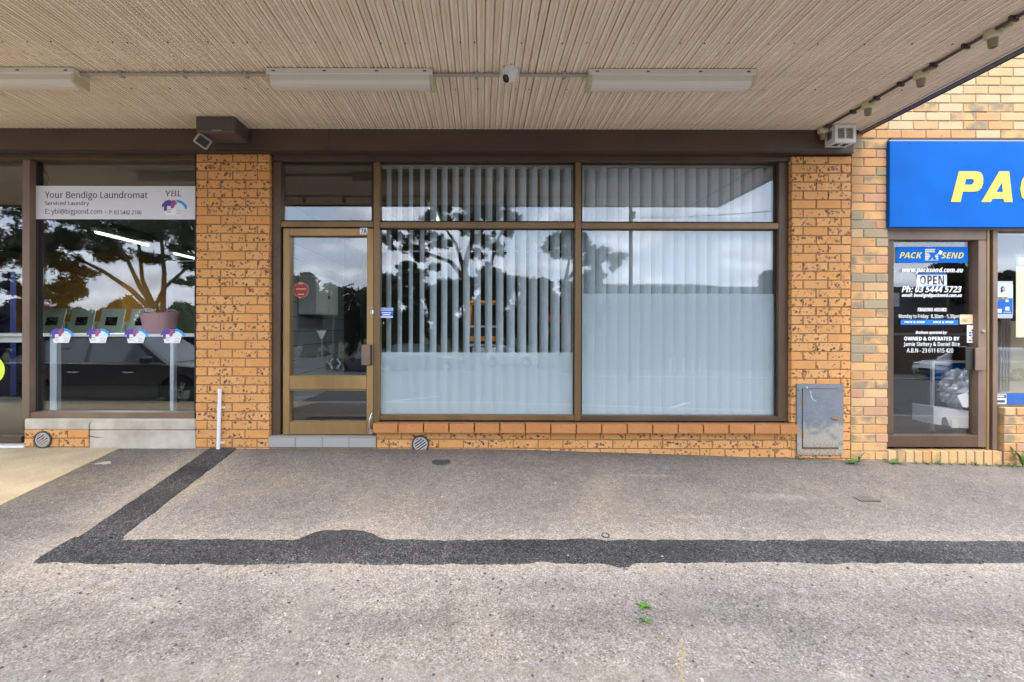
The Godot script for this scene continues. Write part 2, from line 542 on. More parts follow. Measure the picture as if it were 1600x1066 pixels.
	mat("car_white", lin(0.68, 0.68, 0.67), 0.2)
	mat("car_glass", lin(0.19, 0.22, 0.24), 0.03, 0.1)
	mat("tyre_rubber", lin(0.018, 0.018, 0.018), 0.85)
	mat("tail_red", lin(0.35, 0.01, 0.01), 0.2)
	mat("trim_black", lin(0.012, 0.012, 0.013), 0.5)
	var tl := mat("tube_light", Color.WHITE, 0.5)
	tl.emission_enabled = true
	tl.emission = Color(0.86, 1.0, 0.93)
	tl.emission_energy_multiplier = 0.9
	M.car_black.clearcoat_enabled = true
	make_meter_paint()

func make_asphalt(called: String, s: int, freq: float, spread: float, depth: float, warm: bool) -> void:
	var size := 1024
	var cell := noise_bytes(size, FastNoiseLite.TYPE_CELLULAR, freq * 0.9, 1, s, FastNoiseLite.RETURN_CELL_VALUE)
	var dist := noise_bytes(size, FastNoiseLite.TYPE_CELLULAR, freq * 0.9, 1, s, FastNoiseLite.RETURN_DISTANCE)
	var med := noise_bytes(size, FastNoiseLite.TYPE_SIMPLEX_SMOOTH, 0.02, 4, s + 3)
	var d := PackedByteArray()
	var hb := PackedByteArray()
	d.resize(size * size * 3)
	hb.resize(size * size)
	for i in size * size:
		var cv := cell[i] / 255.0
		var e := 1.0 - dist[i] / 255.0
		var k := (0.74 if warm else 0.60) + (cv - 0.5) * 0.42 * spread + (med[i] / 255.0 - 0.5) * 0.11 - 0.25 * spread * (1.0 - smoothstep(0.15, 0.55, e))
		if cv > 0.93: k += 0.16 * spread
		if cv < 0.05: k -= 0.18 * spread
		k = clampf(k, 0.05, 1.0) * 255.0
		d[i * 3] = int(k)
		d[i * 3 + 1] = int(k * (0.965 if warm and cv < 0.6 else 0.985))
		d[i * 3 + 2] = int(k * (0.91 if warm and cv < 0.6 else 0.98))
		hb[i] = int(clampf(e * 0.75 + cv * 0.25, 0.0, 1.0) * 255.0)
	var m := mat(called, Color.WHITE, 0.92, 0.0, 0.35)
	m.vertex_color_use_as_albedo = true
	tri_tex(m, tex_of(size, size, d), Vector3.ONE / (1.75 if warm else 2.0), tex_of(size, size, hb, Image.FORMAT_L8), 0.35 * depth)

func make_meter_paint() -> void:
	# old grey enamel, bare zinc and rust towards the foot of the box
	var w := 128
	var h := 192
	var a := noise_bytes(256, FastNoiseLite.TYPE_SIMPLEX_SMOOTH, 0.02, 4, 201)
	var b := noise_bytes(256, FastNoiseLite.TYPE_SIMPLEX_SMOOTH, 0.12, 3, 202)
	var im := Image.create(w, h, false, Image.FORMAT_RGB8)
	for y in h:
		for x in w:
			var n := a[y * 256 + x] / 255.0
			var n2 := b[y * 256 + x] / 255.0
			var k := smoothstep(0.52, 0.86, float(y) / h + 0.5 * (n - 0.5) + 0.15 * (n2 - 0.5))
			var c := Color(0.41, 0.425, 0.445).lerp(Color(0.51, 0.52, 0.535), n2 * 0.6 + n * 0.4)
			c = c.lerp(Color(0.72, 0.66, 0.56).lerp(Color(0.60, 0.57, 0.53), n2), k * 0.9)
			var r := 0.6 * smoothstep(0.93, 1.02, float(y) / h + 0.25 * (n2 - 0.5))
			c = c.lerp(Color(0.52, 0.36, 0.24), r * 0.7)
			im.set_pixel(x, y, c)
	for p in [[26, 6, 29, 22], [29, 22, 34, 34], [34, 34, 46, 40]]:
		for k in 24:
			var q := Vector2(p[0], p[1]).lerp(Vector2(p[2], p[3]), k / 23.0)
			im.set_pixel(int(q.x), int(q.y), Color(0.85, 0.87, 0.9))
			if k % 3: im.set_pixel(int(q.x) + 1, int(q.y), Color(0.8, 0.83, 0.86))
	rng.seed = 77
	for k in 40:
		im.set_pixel(rng.randi_range(4, w - 4), rng.randi_range(20, h - 50), Color(0.75, 0.78, 0.8))
	var m := mat("meter_enamel", Color.WHITE, 0.5, 0.15)
	m.albedo_texture = ImageTexture.create_from_image(im)

# ------------------------------------------------------------------ ground
func trench_top(x: float) -> float:
	var z := 1.69 - 0.055 * maxf(x, 0.0)
	z -= 0.14 * smooth(-1.12, -0.95, x) * (1.0 - smooth(-0.78, -0.50, x))
	return z + 0.018 * fnl.get_noise_2d(x * 400.0, 0.0) + 0.014 * fnl.get_noise_2d(x * 1600.0, 9.0)

func trench_low(x: float) -> float:
	var z := 2.005 - 0.055 * maxf(x, 0.0)
	z += 0.05 * smooth(0.60, 0.74, x) * (1.0 - smooth(0.78, 0.86, x)) + 0.012 * smooth(-2.2, -1.2, x) * (1.0 - smooth(-0.6, 0.2, x))
	return z + 0.020 * fnl.get_noise_2d(x * 350.0, 40.0) + 0.014 * fnl.get_noise_2d(x * 1600.0, 49.0)

func branch_left(z: float) -> float:
	return -2.66 + 0.118 * z + 0.010 * fnl.get_noise_2d(z * 500.0, 80.0)

func branch_right(z: float) -> float:
	return -2.305 + 0.112 * z + 0.010 * fnl.get_noise_2d(z * 500.0, 120.0)

func near_trench(x: float, z: float) -> float:
	var d := 9.0
	if x > -2.5:
		d = minf(absf(z - trench_top(x)), absf(z - trench_low(x)))
	if z < 2.0:
		d = minf(d, minf(absf(x - branch_left(z)), absf(x - branch_right(z))))
	return d

func make_ground() -> void:
	fnl.seed = 21
	fnl.frequency = 0.01
	fnl.fractal_octaves = 3
	var xs := []
	var x := -60.0
	while x < 60.0:
		xs.append(x)
		x += 0.05 if x > -7.0 and x < 7.0 else 1.0
	xs.append(60.0)
	var zs := []
	var z := -0.12
	while z < 3.88:
		zs.append(z)
		z += 0.05
	zs.append(3.9)
	var g := Geo.new()
	var cols := []
	var pts := []
	var pale := Color(0.66, 0.61, 0.54)
	var oil := Color(0.26, 0.245, 0.24)
	var scuffs := [[1.386, 0.580, 0.30, 0.05, pale, 0.5], [2.262, 0.934, 0.42, 0.08, pale, 0.4], [1.463, 1.339, 0.25, 0.05, pale, 0.35], [-0.487, 2.305, 0.22, 0.09, pale, 0.45], [-0.916, 2.128, 0.35, 0.06, pale, 0.4], [-1.539, 2.305, 0.3, 0.12, pale, 0.4], [1.428, 2.664, 0.12, 0.06, pale, 0.4], [0.910, 0.545, 0.10, 0.16, oil, 0.5], [0.379, 0.431, 0.7, 0.10, oil, 0.35], [-2.758, 1.591, 0.55, 0.14, oil, 0.4], [1.262, 2.186, 0.8, 0.08, oil, 0.35], [0.344, 2.177, 0.35, 0.07, oil, 0.4], [4.346, 0.259, 0.9, 0.12, oil, 0.25]]
	for zz in zs:
		var row := []
		var crow := []
		for xx in xs:
			var dip := 0.003 * fnl.get_noise_2d(xx * 90.0, zz * 90.0)
			row.append(Vector3(xx, gy(xx, zz) - 0.012 + dip, zz))
			var n := fnl.get_noise_2d(xx * 60.0 + 500.0, zz * 60.0)
			var n2 := fnl.get_noise_2d(xx * 240.0, zz * 240.0 + 300.0)
			var d := near_trench(xx, zz)
			var warm := clampf(0.45 + 0.8 * n + 0.35 * n2, 0.0, 1.0)
			warm = maxf(warm * 0.8, exp(-d / 0.13) * (0.75 + 0.6 * n2))
			var lum := 0.37 + 0.015 * smooth(1.2, 2.2, zz) + 0.06 * n + 0.04 * n2 + 0.17 * exp(-d / 0.16)
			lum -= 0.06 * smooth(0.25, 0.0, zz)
			# an older, darker strip beside the concrete and along the kerb side
			lum -= 0.09 * smooth(-2.6, -3.2, xx + 0.1 * n2) * smooth(0.0, 0.4, zz)
			lum -= 0.07 * smooth(0.20, 0.0, absf(zz - 2.42 + 0.04 * xx + 0.06 * n)) * smooth(0.2, -0.2, n2)
			var c := Color(lum * 0.99, lum * 0.935, lum * 0.945).lerp(Color(lum * 1.09, lum * 0.965, lum * 0.84), clampf(warm * 0.9 + 0.08 + 0.22 * smooth(1.9, 0.4, zz), 0.0, 1.0))
			c = c.lerp(Color(0.58, 0.50, 0.40), 0.42 * smooth(0.30, 0.0, absf(xx - 0.86 + 0.35 * (zz - 1.0) + 0.12 * n)) * smooth(0.2, 0.7, zz) * smooth(1.7, 1.3, zz))
			for sc in scuffs:
				var e := Vector2((xx - sc[0]) / sc[2] + 0.4 * n2, (zz - sc[1]) / sc[3] + 0.3 * n)
				c = c.lerp(sc[4], sc[5] * smooth(1.0, 0.3, e.length()))
			crow.append(c)
		pts.append(row); cols.append(crow)
	for j in zs.size() - 1:
		for i in xs.size() - 1:
			var a: Vector3 = pts[j + 1][i]; var b: Vector3 = pts[j + 1][i + 1]; var d: Vector3 = pts[j][i + 1]; var e: Vector3 = pts[j][i]
			g.quad(a, b, d, e)
			g.c.append_array([cols[j + 1][i], cols[j][i + 1], cols[j + 1][i + 1], cols[j + 1][i], cols[j][i], cols[j][i + 1]])
	tag(obj("footpath", g, M.old_asphalt), "", "", "", "structure")
	# darker asphalt laid over a service trench: a long strip and a branch to the pillar
	g = Geo.new()
	var rows := []
	x = -2.438
	while x < 9.0:
		var row := []
		var lowz := trench_low(x)
		var topz := trench_top(x)
		lowz = minf(lowz, (x + 2.66 + 0.01 * fnl.get_noise_2d(x * 3000.0, 5.0)) / 0.118)
		topz = minf(topz, lowz - 0.004)
		for k in 9:
			var zz := lerpf(topz, lowz, k / 8.0)
			var up := -0.012 + ((0.003 if k == 0 and x < -2.13 else -0.02) if k == 0 or k == 8 else 0.005 + 0.002 * sin(PI * k / 8.0))
			row.append(Vector3(x, gy(x, zz) + up, zz))
		rows.append(row)
		x += 0.006 if x < -2.38 else 0.03
	sheet(g, rows)
	rows = []
	z = 0.005
	while z < 1.735:
		var row := []
		for k in 7:
			var xx := lerpf(branch_left(z), branch_right(z), k / 6.0)
			var up := -0.012 + (-0.02 if k == 0 or k == 6 else 0.0085)
			row.append(Vector3(xx, gy(xx, z) + up, z))
		row.reverse()
		rows.append(row)
		z += 0.03
	sheet(g, rows)
	for i in g.v.size():
		var p := g.v[i]
		var l := 0.18 + 0.10 * fnl.get_noise_2d(p.x * 60.0, p.z * 220.0 + 77.0) + 0.03 * smooth(0.9, 0.1, p.z)
		g.c.append(Color(l, l * 0.975, l * 0.99))
	tag(obj("road_patch", g, M.new_asphalt), "", "", "", "structure")
	# pale concrete slab in front of the laundromat door
	g = Geo.new()
	rows = []
	z = -0.02
	while z < 3.9:
		var row := []
		var edge := -3.475 + 0.118 * z
		for k in 9:
			var xx := edge if k == 0 else lerpf(edge - 0.006, -9.0, (k - 1) / 7.0)
			row.append(Vector3(xx, gy(xx, z) - 0.012 + (0.006 if k else -0.02), z))
		rows.append(row)
		z += 0.1
	sheet(g, rows)
	tag(obj("concrete_slab", g, M.slab_concrete), "", "", "", "structure")
	# kerb, gutter, road and the land beyond
	g = Geo.new()
	for i in 60:
		var xa := -60.0 + i * 2.0
		var xb := xa + 1.995
		var ya := gy(xa, 3.9) - 0.012
		var yb := gy(xb, 3.9) - 0.012
		var P := [Vector3(xa, ya, 3.9), Vector3(xb, yb, 3.9), Vector3(xb, yb, 4.03), Vector3(xa, ya, 4.03), Vector3(xb, yb - 0.3, 4.05), Vector3(xa, ya - 0.3, 4.05)]
		g.quad(P[3], P[2], P[1], P[0]); g.quad(P[5], P[4], P[2], P[3])
	tag(obj("kerb", g, M.kerb_concrete), "", "", "", "structure")
	g = Geo.new()
	rows = []
	z = 4.03
	while z < 34.1:
		var row := []
		for k in 41:
			var xx := -100.0 + 5.0 * k
			row.append(Vector3(xx, gy(clampf(xx, -9, 9), z) - 0.13, z))
		rows.append(row)
		z += 1.0
	sheet(g, rows, true)
	tag(obj("road", g, M.road_asphalt), "", "", "", "structure")
	g = Geo.new()
	rows = []
	for zz in [30.0, 33.0, 34.0, 36.0, 40.0, 46.0, 60.0, 100.0, 300.0]:
		var row := []
		for k in 41:
			var xx := -400.0 + 20.0 * k
			var y := gy(clampf(xx, -9, 9), 33.0) - 0.3 + 0.9 * smooth(33.0, 40.0, zz) + 2.0 * smooth(40.0, 60.0, zz)
			row.append(Vector3(xx, y + (0.25 if zz > 33.5 else 0.0), zz))
		rows.append(row)
	sheet(g, rows, true)
	tag(obj("grass_bank", g, M.grass_green), "", "", "", "structure")
	g = bx(-400.0, -4.0, -300.0, 400.0, -3.2, 300.0)
	tag(obj("ground", g, M.grass_green), "", "", "", "structure")
	# painted lines on the road
	g = Geo.new()
	for s in [[-9.0, 6.6, 9.0, 6.6, 0.10], [-9.0, 12.4, 9.0, 12.4, 0.12], [-5.5, 4.3, -3.9, 6.5, 0.10], [-2.6, 4.3, -1.0, 6.5, 0.10], [3.4, 4.3, 5.0, 6.5, 0.10], [-30.0, 19.6, 30.0, 19.6, 0.35]]:
		var dirv: Vector2 = Vector2(s[2] - s[0], s[3] - s[1]).normalized() * s[4] / 2.0
		var side := Vector2(-dirv.y, dirv.x)
		var q := []
		for e in [[s[0], s[1], 1], [s[2], s[3], 1], [s[2], s[3], -1], [s[0], s[1], -1]]:
			var px: float = e[0] + side.x * e[2]
			var pz: float = e[1] + side.y * e[2]
			q.append(Vector3(px, gy(clampf(px, -9, 9), pz) - 0.13 + 0.004, pz))
		g.quad(q[0], q[1], q[2], q[3])
	tag(obj("road_marking", g, M.road_white), "", "", "", "structure")

func sheet(g: Geo, rows: Array, flip := false) -> void:
	# rows of points; the upper side is found from the first cell
	for j in rows.size() - 1:
		for i in rows[j].size() - 1:
			var a: Vector3 = rows[j][i]; var b: Vector3 = rows[j + 1][i]; var d: Vector3 = rows[j + 1][i + 1]; var e: Vector3 = rows[j][i + 1]
			if (b - a).cross(d - a).y < 0.0: g.quad(e, d, b, a)
			else: g.quad(a, b, d, e)

# ------------------------------------------------------------------ brickwork
func brick_mesh(l: float, h: float, depth: float, var_: int) -> ArrayMesh:
	var key := "%d_%d_%d_%d" % [int(round(l * 500.0)), int(round(h * 500.0)), int(round(depth * 500.0)), var_]
	if not brick_meshes.has(key):
		var g := Geo.new()
		var r := RandomNumberGenerator.new()
		r.seed = hash(key)
		var j := func() -> float: return r.randf_range(-0.0015, 0.0015)
		var b := 0.004
		var o := [Vector3(j.call(), j.call(), -b), Vector3(l + j.call(), j.call(), -b), Vector3(l + j.call(), h + j.call(), -b), Vector3(j.call(), h + j.call(), -b)]
		var f := [Vector3(b, b, j.call()), Vector3(l - b, b, j.call()), Vector3(l - b, h - b, j.call()), Vector3(b, h - b, j.call())]
		g.quad(f[0], f[1], f[2], f[3])
		for k in 4:
			var k2 := (k + 1) % 4
			g.quad(o[k], o[k2], f[k2], f[k])
			var bk := Vector3(0, 0, -depth + b)
			g.quad(o[k] + bk, o[k2] + bk, o[k2], o[k])
		brick_meshes[key] = g.mesh()
	return brick_meshes[key]

func lay(parent: Node, x0: float, x1: float, y: float, h: float, shift: float, depth: float, mats: Array, z := 0.0, unit := 0.24, called := "brick", minimum := 0.025) -> void:
	var x := x0 - shift
	while x < x1 - 0.01:
		var a := maxf(x, x0)
		var b := minf(x + unit - 0.01, x1)
		if b - a > minimum:
			var o := MeshInstance3D.new()
			o.mesh = brick_mesh(b - a, h, depth, rng.randi() % 3)
			o.material_override = mats[rng.randi() % mats.size()]
			o.name = numbered(parent, called)
			parent.add_child(o, true)
			o.position = Vector3(a, y, z + rng.randf_range(-0.0015, 0.0025))
			o.rotation = Vector3(rng.randf_range(-0.006, 0.006), rng.randf_range(-0.004, 0.004), rng.randf_range(-0.002, 0.002))
		x += unit

func make_walls() -> void:
	rng.seed = 5
	var sp := [M.spotted_clay_0, M.spotted_clay_1, M.spotted_clay_2, M.spotted_clay_3, M.spotted_clay_4, M.spotted_clay_0, M.spotted_clay_2, M.spotted_clay_5]
	var plain := [M.spotted_clay_5, M.spotted_clay_1, M.spotted_clay_3]
	# pillar between the laundromat and the shop
	var w := thing("brick_pillar", "spotted orange brick pillar between the laundromat window and the bronze door", "brick pillar")
	obj("mortar", bx(-2.7402, -0.2, -0.30, -2.0507, 2.829, -0.007), M.mortar, w)
	for k in range(-1, 33):
		var y := k * 0.086 + 0.004
		var x1 := -2.0447
		if k % 2: lay(w, -2.7493, x1, y, minf(0.076, 2.825 - y), 0.0, 0.102, sp)
		else:
			lay(w, -2.7493, -2.6443, y, minf(0.076, 2.825 - y), 0.0, 0.102, plain)
			lay(w, -2.6343, x1, y, minf(0.076, 2.825 - y), 0.0, 0.102, sp)
	# pillar by the meter box
	w = thing("brick_pillar", "spotted orange brick pillar with a grey meter box near its foot", "brick pillar")
	obj("mortar", bx(2.9957, -0.35, -0.30, 3.5590, 2.818, -0.007), M.mortar, w)
	for k in range(-3, 33):
		var y := k * 0.086 - 0.006
		lay(w, 2.9897, 3.5590, y, minf(0.076, 2.815 - y), 0.0 if k % 2 else 0.125, 0.102, sp)
	# low wall under the shop window
	w = thing("window_wall", "low spotted brick wall with sloping brick sill under the shop window", "brick wall")
	obj("mortar", bx(-1.0008, -0.35, -0.16, 2.9867, 0.236, -0.007), M.mortar, w)
	for k in range(-3, 2):
		lay(w, -1.0048, 2.9877, k * 0.086, 0.076, 0.12 if k % 2 == 0 else 0.0, 0.10, sp if k != 1 else sp)
	var x := -1.0168
	var n := 0
	while x < 2.9589:
		var l := minf(0.228, 2.9867 - x)
		var g := Geo.new()
		g.prism(PackedVector2Array([Vector2(-0.10, 0.168), Vector2(0.028, 0.168), Vector2(0.034, 0.174), Vector2(0.034, 0.234), Vector2(0.028, 0.241), Vector2(-0.10, 0.252)]), 0.0, l)
		g.moved(Transform3D(Basis(Vector3(0, 0, -1), Vector3.UP, Vector3(1, 0, 0)), Vector3(x, 0, 0)))
		var o := obj("sill_brick", g, M.sill_clay, w)
		o.position.z = rng.randf_range(-0.004, 0.004)
		o.position.y = rng.randf_range(-0.002, 0.002)
		x += l + 0.012
		n += 1
	# concrete and brick base under the laundromat window
	w = thing("concrete_sill", "stained concrete sill and base under the laundromat window", "window sill")
	obj("ledge", bx(-4.4014, 0.1644, -0.20, -2.7524, 0.2723, 0.006, 0.012), M.sill_concrete, w)
	obj("base_block", bx(-3.7726, -0.15, -0.20, -2.7524, 0.1614, 0.002, 0.006), M.sill_concrete, w)
	var crack := Geo.new()
	crack.prism(PackedVector2Array([Vector2(-3.7726, 0.1614), Vector2(-3.7634, 0.1614), Vector2(-3.7664, 0.2168), Vector2(-3.7510, 0.2477), Vector2(-3.7566, 0.2477), Vector2(-3.7751, 0.2168)]), 0.006, 0.0072)
	crack.prism(PackedVector2Array([Vector2(-3.7726, 0.1121), Vector2(-3.7110, 0.0997), Vector2(-3.6185, 0.0936), Vector2(-3.7110, 0.0923), Vector2(-3.7726, 0.1022)]), 0.002, 0.0032)
	obj("crack", crack, M.iron_dark, w)
	w = thing("low_brick_wall", "short stretch of spotted bricks around the round vent by the laundromat door", "brick wall")
	obj("mortar", bx(-4.3974, -0.2, -0.20, -3.7818, 0.16, -0.007), M.mortar, w)
	for k in range(-1, 2): lay(w, -4.4014, -3.7818, k * 0.086 + 0.004, 0.074, 0.06 if k % 2 else 0.14, 0.10, sp)
	# blonde pier of the neighbouring shop
	var bl := [M.blonde_clay_0, M.blonde_clay_1, M.blonde_clay_1, M.blonde_clay_2, M.blonde_clay_3, M.blonde_clay_4, M.blonde_clay_4, M.blonde_clay_4]
	w = thing("brick_pier", "narrow pier of mixed blonde, grey and pink bricks beside the courier shop door", "brick pier")
	obj("mortar", bx(3.5670, -0.4, -0.30, 3.9145, 2.978, -0.007), M.pale_mortar, w)
	for k in range(-4, 35):
		var y := k * 0.0857 - 0.02
		if y + 0.076 < 2.985: lay(w, 3.5650, 3.9205, y, 0.0755, 0.0 if k % 2 else 0.12, 0.102, bl)
	w = thing("upper_wall", "sunny cream and orange brick wall above the blue sign", "brick wall")
	obj("mortar", bx(3.5670, 2.978, -0.30, 7.4, 4.6, -0.007), M.pale_mortar, w)
	obj("backing", bx(3.9165, 2.12, -0.30, 7.4, 2.977, -0.02), M.pale_mortar, w)
	obj("steel_lintel", bx(3.9267, 2.972, -0.01, 7.4, 2.992, 0.018), M.iron_dark, w)
	var cm := [M.cream_clay_0, M.cream_clay_1, M.cream_clay_0, M.cream_clay_0, M.blonde_clay_0]
	for k in range(35, 53):
		var y := k * 0.0857 - 0.005
		var mm := cm if k > 38 else (cm + [M.blonde_clay_1, M.blonde_clay_4, M.blonde_clay_1])
		lay(w, 3.5650, 6.6, y, 0.0755, 0.0 if k % 2 else 0.12, 0.102, mm)
	# base and step of the courier shop
	w = thing("brick_step", "row of blonde bricks on edge forming the courier shop doorstep", "step")
	obj("mortar", bx(3.9267, -0.4, -0.12, 5.0240, -0.026, -0.006), M.pale_mortar, w)
	x = 3.9267
	while x < 4.9808:
		var o := MeshInstance3D.new()
		o.mesh = brick_mesh(0.073, 0.14, 0.13, rng.randi() % 3)
		o.material_override = [M.blonde_clay_1, M.blonde_clay_0, M.blonde_clay_4, M.cream_clay_1][rng.randi() % 4]
		o.name = numbered(w, "brick")
		w.add_child(o, true)
		o.position = Vector3(x, -0.16, 0.004 + rng.randf_range(-0.003, 0.003))
		x += 0.0835
	w = thing("low_brick_wall", "blonde brick base under the courier shop window", "brick wall")
	obj("mortar", bx(5.0465, -0.4, -0.20, 7.4, 0.345, -0.007), M.pale_mortar, w)
	for k in range(-4, 4): lay(w, 5.0425, 6.6, k * 0.0857 - 0.02, 0.0755, 0.0 if k % 2 else 0.12, 0.102, bl)
	x = 5.0425
	while x < 6.6:
		obj("sill_brick", bx(x, 0.325, -0.12, x + 0.105, 0.40, 0.008, 0.006), [M.blonde_clay_1, M.blonde_clay_4, M.blonde_clay_0][n % 3], w)
		n += 1
		x += 0.115
	# plain walls that close the row of shops
	w = thing("parapet_wall", "plain rendered wall above the shop canopy", "wall")
	obj("panel", bx(-10.8, 3.06, -0.30, 3.5630, 4.6, -0.02), M.block_grey, w)
	w = thing("side_wall", "plain brick wall left of the laundromat door", "wall")
	obj("panel", bx(-10.8, -0.3, -0.30, -5.45, 2.828, -0.01), M.mortar, w)
	w = thing("side_wall", "plain brick wall right of the courier shop window", "wall")
	obj("panel", bx(6.62, -0.5, -0.30, 8.2, 2.1, -0.01), M.pale_mortar, w)

# ------------------------------------------------------------------ canopy
func make_canopy() -> void:
	rng.seed = 8
	var w := thing("canopy", "wide shop canopy lined underneath with ribbed cream sheeting", "canopy")
	var pitch := 0.0535
	var g := Geo.new()
	var ribs := 20
	for k in ribs:
		var x := k * pitch
		var gw: float = [0.004, 0.0065, 0.003, 0.009, 0.005][(k * 7) % 5]
		var lw: float = 0.026 + 0.003 * (k % 2)
		var p := [Vector2(x, 0.0), Vector2(x + 0.001, 0.020), Vector2(x + 0.001 + gw, 0.020), Vector2(x + 0.002 + gw, 0.0), Vector2(x + lw, -0.002), Vector2(x + lw + 0.002, 0.007), Vector2(x + lw + 0.012, 0.008), Vector2(x + lw + 0.016, 0.001), Vector2(x + pitch, 0.0)]
		for i in p.size() - 1:
			var a := Vector3(p[i].x, p[i].y, 0.0)
			var b := Vector3(p[i + 1].x, p[i + 1].y, 0.0)
			var l := Vector3(0, 0, 2.45)
			g.quad(a, b, b + l, a + l)
	var sheet_mesh := g.mesh()
	for k in 11:
		var o := obj("lining_sheet", sheet_mesh, M.canopy_lining, w)
		o.position = Vector3(3.6247 - 0.015 - (k + 1) * ribs * pitch - 0.003 * k, 3.05 + rng.randf_range(-0.001, 0.001), 0.05)
	g = Geo.new()
	for row in [[1.40, 0.27], [0.80, 0.30], [2.05, 0.25]]:
		var x := -7.5
		while x < 3.5:
			g.lathe([Vector2(0.0, -0.003), Vector2(0.0045, -0.002), Vector2(0.0045, 0.004)], Vector3(x, 3.048, row[0] + rng.randf_range(-0.006, 0.006)), Vector3.UP, 6)
			x += row[1] * [1.0, 0.6, 1.15, 0.35][rng.randi() % 4]
	tag(obj("screw_heads", g, M.iron_dark, w), "", "", "", "stuff")
	obj("end_trim", bx(3.6247 - 0.012, 3.032, 0.0, 3.6247 + 0.040, 3.30, 2.56), M.fitting_brown, w)
	obj("end_flashing", bx(3.6247 + 0.040, 3.028, 0.0, 3.6247 + 0.046, 3.30, 2.56), M.dull_green, w)
	obj("fascia", bx(-8.3, 3.035, 2.50, 3.6247 - 0.012, 3.30, 2.556), M.fitting_brown, w)
	obj("roof_deck", bx(-8.3, 3.08, 0.0, 3.6247 - 0.013, 3.11, 2.499), M.galvanised, w)
	obj("edge_bead", bx(3.6247 - 0.030, 3.040, 0.05, 3.6247 - 0.0125, 3.049, 2.5), M.white_paint, w)
	w = thing("fascia_beam", "long dark brown boxed beam above the shop windows", "beam")
	obj("boxing", bx(-10.5, 2.834, -0.16, 3.5398, 3.048, 0.06, 0.006), M.beam_paint, w)
	obj("lower_lip", bx(-10.5, 2.8285, -0.14, 3.5398, 2.8335, 0.066), M.brown_paint, w)
	obj("cover_strip", bx(-1.4597, 2.835, 0.0602, -1.4476, 3.04, 0.063), M.brown_paint, w)

# ------------------------------------------------------------------ rooms
func room(called: String, x0: float, x1: float, z1: float, floor_y: float, wall: Material, ceiling: Material, back: Material) -> Node3D:
	var r := thing(called, "", "")
	r.set_meta("kind", "structure")
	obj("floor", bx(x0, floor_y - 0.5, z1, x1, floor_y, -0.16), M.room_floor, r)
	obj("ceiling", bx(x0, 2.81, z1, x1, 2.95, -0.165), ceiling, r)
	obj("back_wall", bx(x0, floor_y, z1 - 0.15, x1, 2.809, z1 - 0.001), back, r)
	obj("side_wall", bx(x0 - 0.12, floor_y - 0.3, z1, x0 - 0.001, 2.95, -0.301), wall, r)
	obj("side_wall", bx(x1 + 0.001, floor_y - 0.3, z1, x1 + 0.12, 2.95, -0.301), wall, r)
	return r

func make_rooms() -> void:
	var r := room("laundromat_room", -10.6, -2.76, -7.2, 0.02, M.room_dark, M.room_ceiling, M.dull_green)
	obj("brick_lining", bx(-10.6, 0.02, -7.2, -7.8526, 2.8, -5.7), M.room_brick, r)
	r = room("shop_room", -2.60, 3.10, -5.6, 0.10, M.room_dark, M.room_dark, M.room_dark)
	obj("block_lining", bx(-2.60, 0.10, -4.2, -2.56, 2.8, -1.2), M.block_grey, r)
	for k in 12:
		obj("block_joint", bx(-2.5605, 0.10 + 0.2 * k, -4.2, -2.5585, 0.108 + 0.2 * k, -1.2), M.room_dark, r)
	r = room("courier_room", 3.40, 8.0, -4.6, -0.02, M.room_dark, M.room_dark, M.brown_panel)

# ------------------------------------------------------------------ shopfronts
func frame(parent: Node, called: String, x0: float, y0: float, x1: float, y1: float, m: Material, z0 := -0.15, z1 := -0.05) -> MeshInstance3D:
	return obj(called, bx(x0, y0, z0, x1, y1, z1, 0.004), m, parent)

func pane(parent: Node, x0: float, y0: float, x1: float, y1: float, z := -0.10) -> MeshInstance3D:
	obj("pane", bx(x0, y0, z - 0.017, x1, y1, z - 0.011), M.window_glass, parent)
	return obj("pane", bx(x0, y0, z - 0.003, x1, y1, z + 0.003), M.window_glass, parent)

func gasket(parent: Node, x0: float, y0: float, x1: float, y1: float, wl: float, wr: float, wb: float, wt: float) -> void:
	var g := Geo.new()
	if wl > 0: g.box(Vector3(x0, y0, -0.108), Vector3(x0 + wl, y1, -0.090))
	if wr > 0: g.box(Vector3(x1 - wr, y0, -0.108), Vector3(x1, y1, -0.090))
	if wb > 0: g.box(Vector3(x0 + wl, y0, -0.1075), Vector3(x1 - wr, y0 + wb, -0.0905))
	if wt > 0: g.box(Vector3(x0 + wl, y1 - wt, -0.1075), Vector3(x1 - wr, y1, -0.0905))
	obj("gasket", g, M.black_gasket, parent)

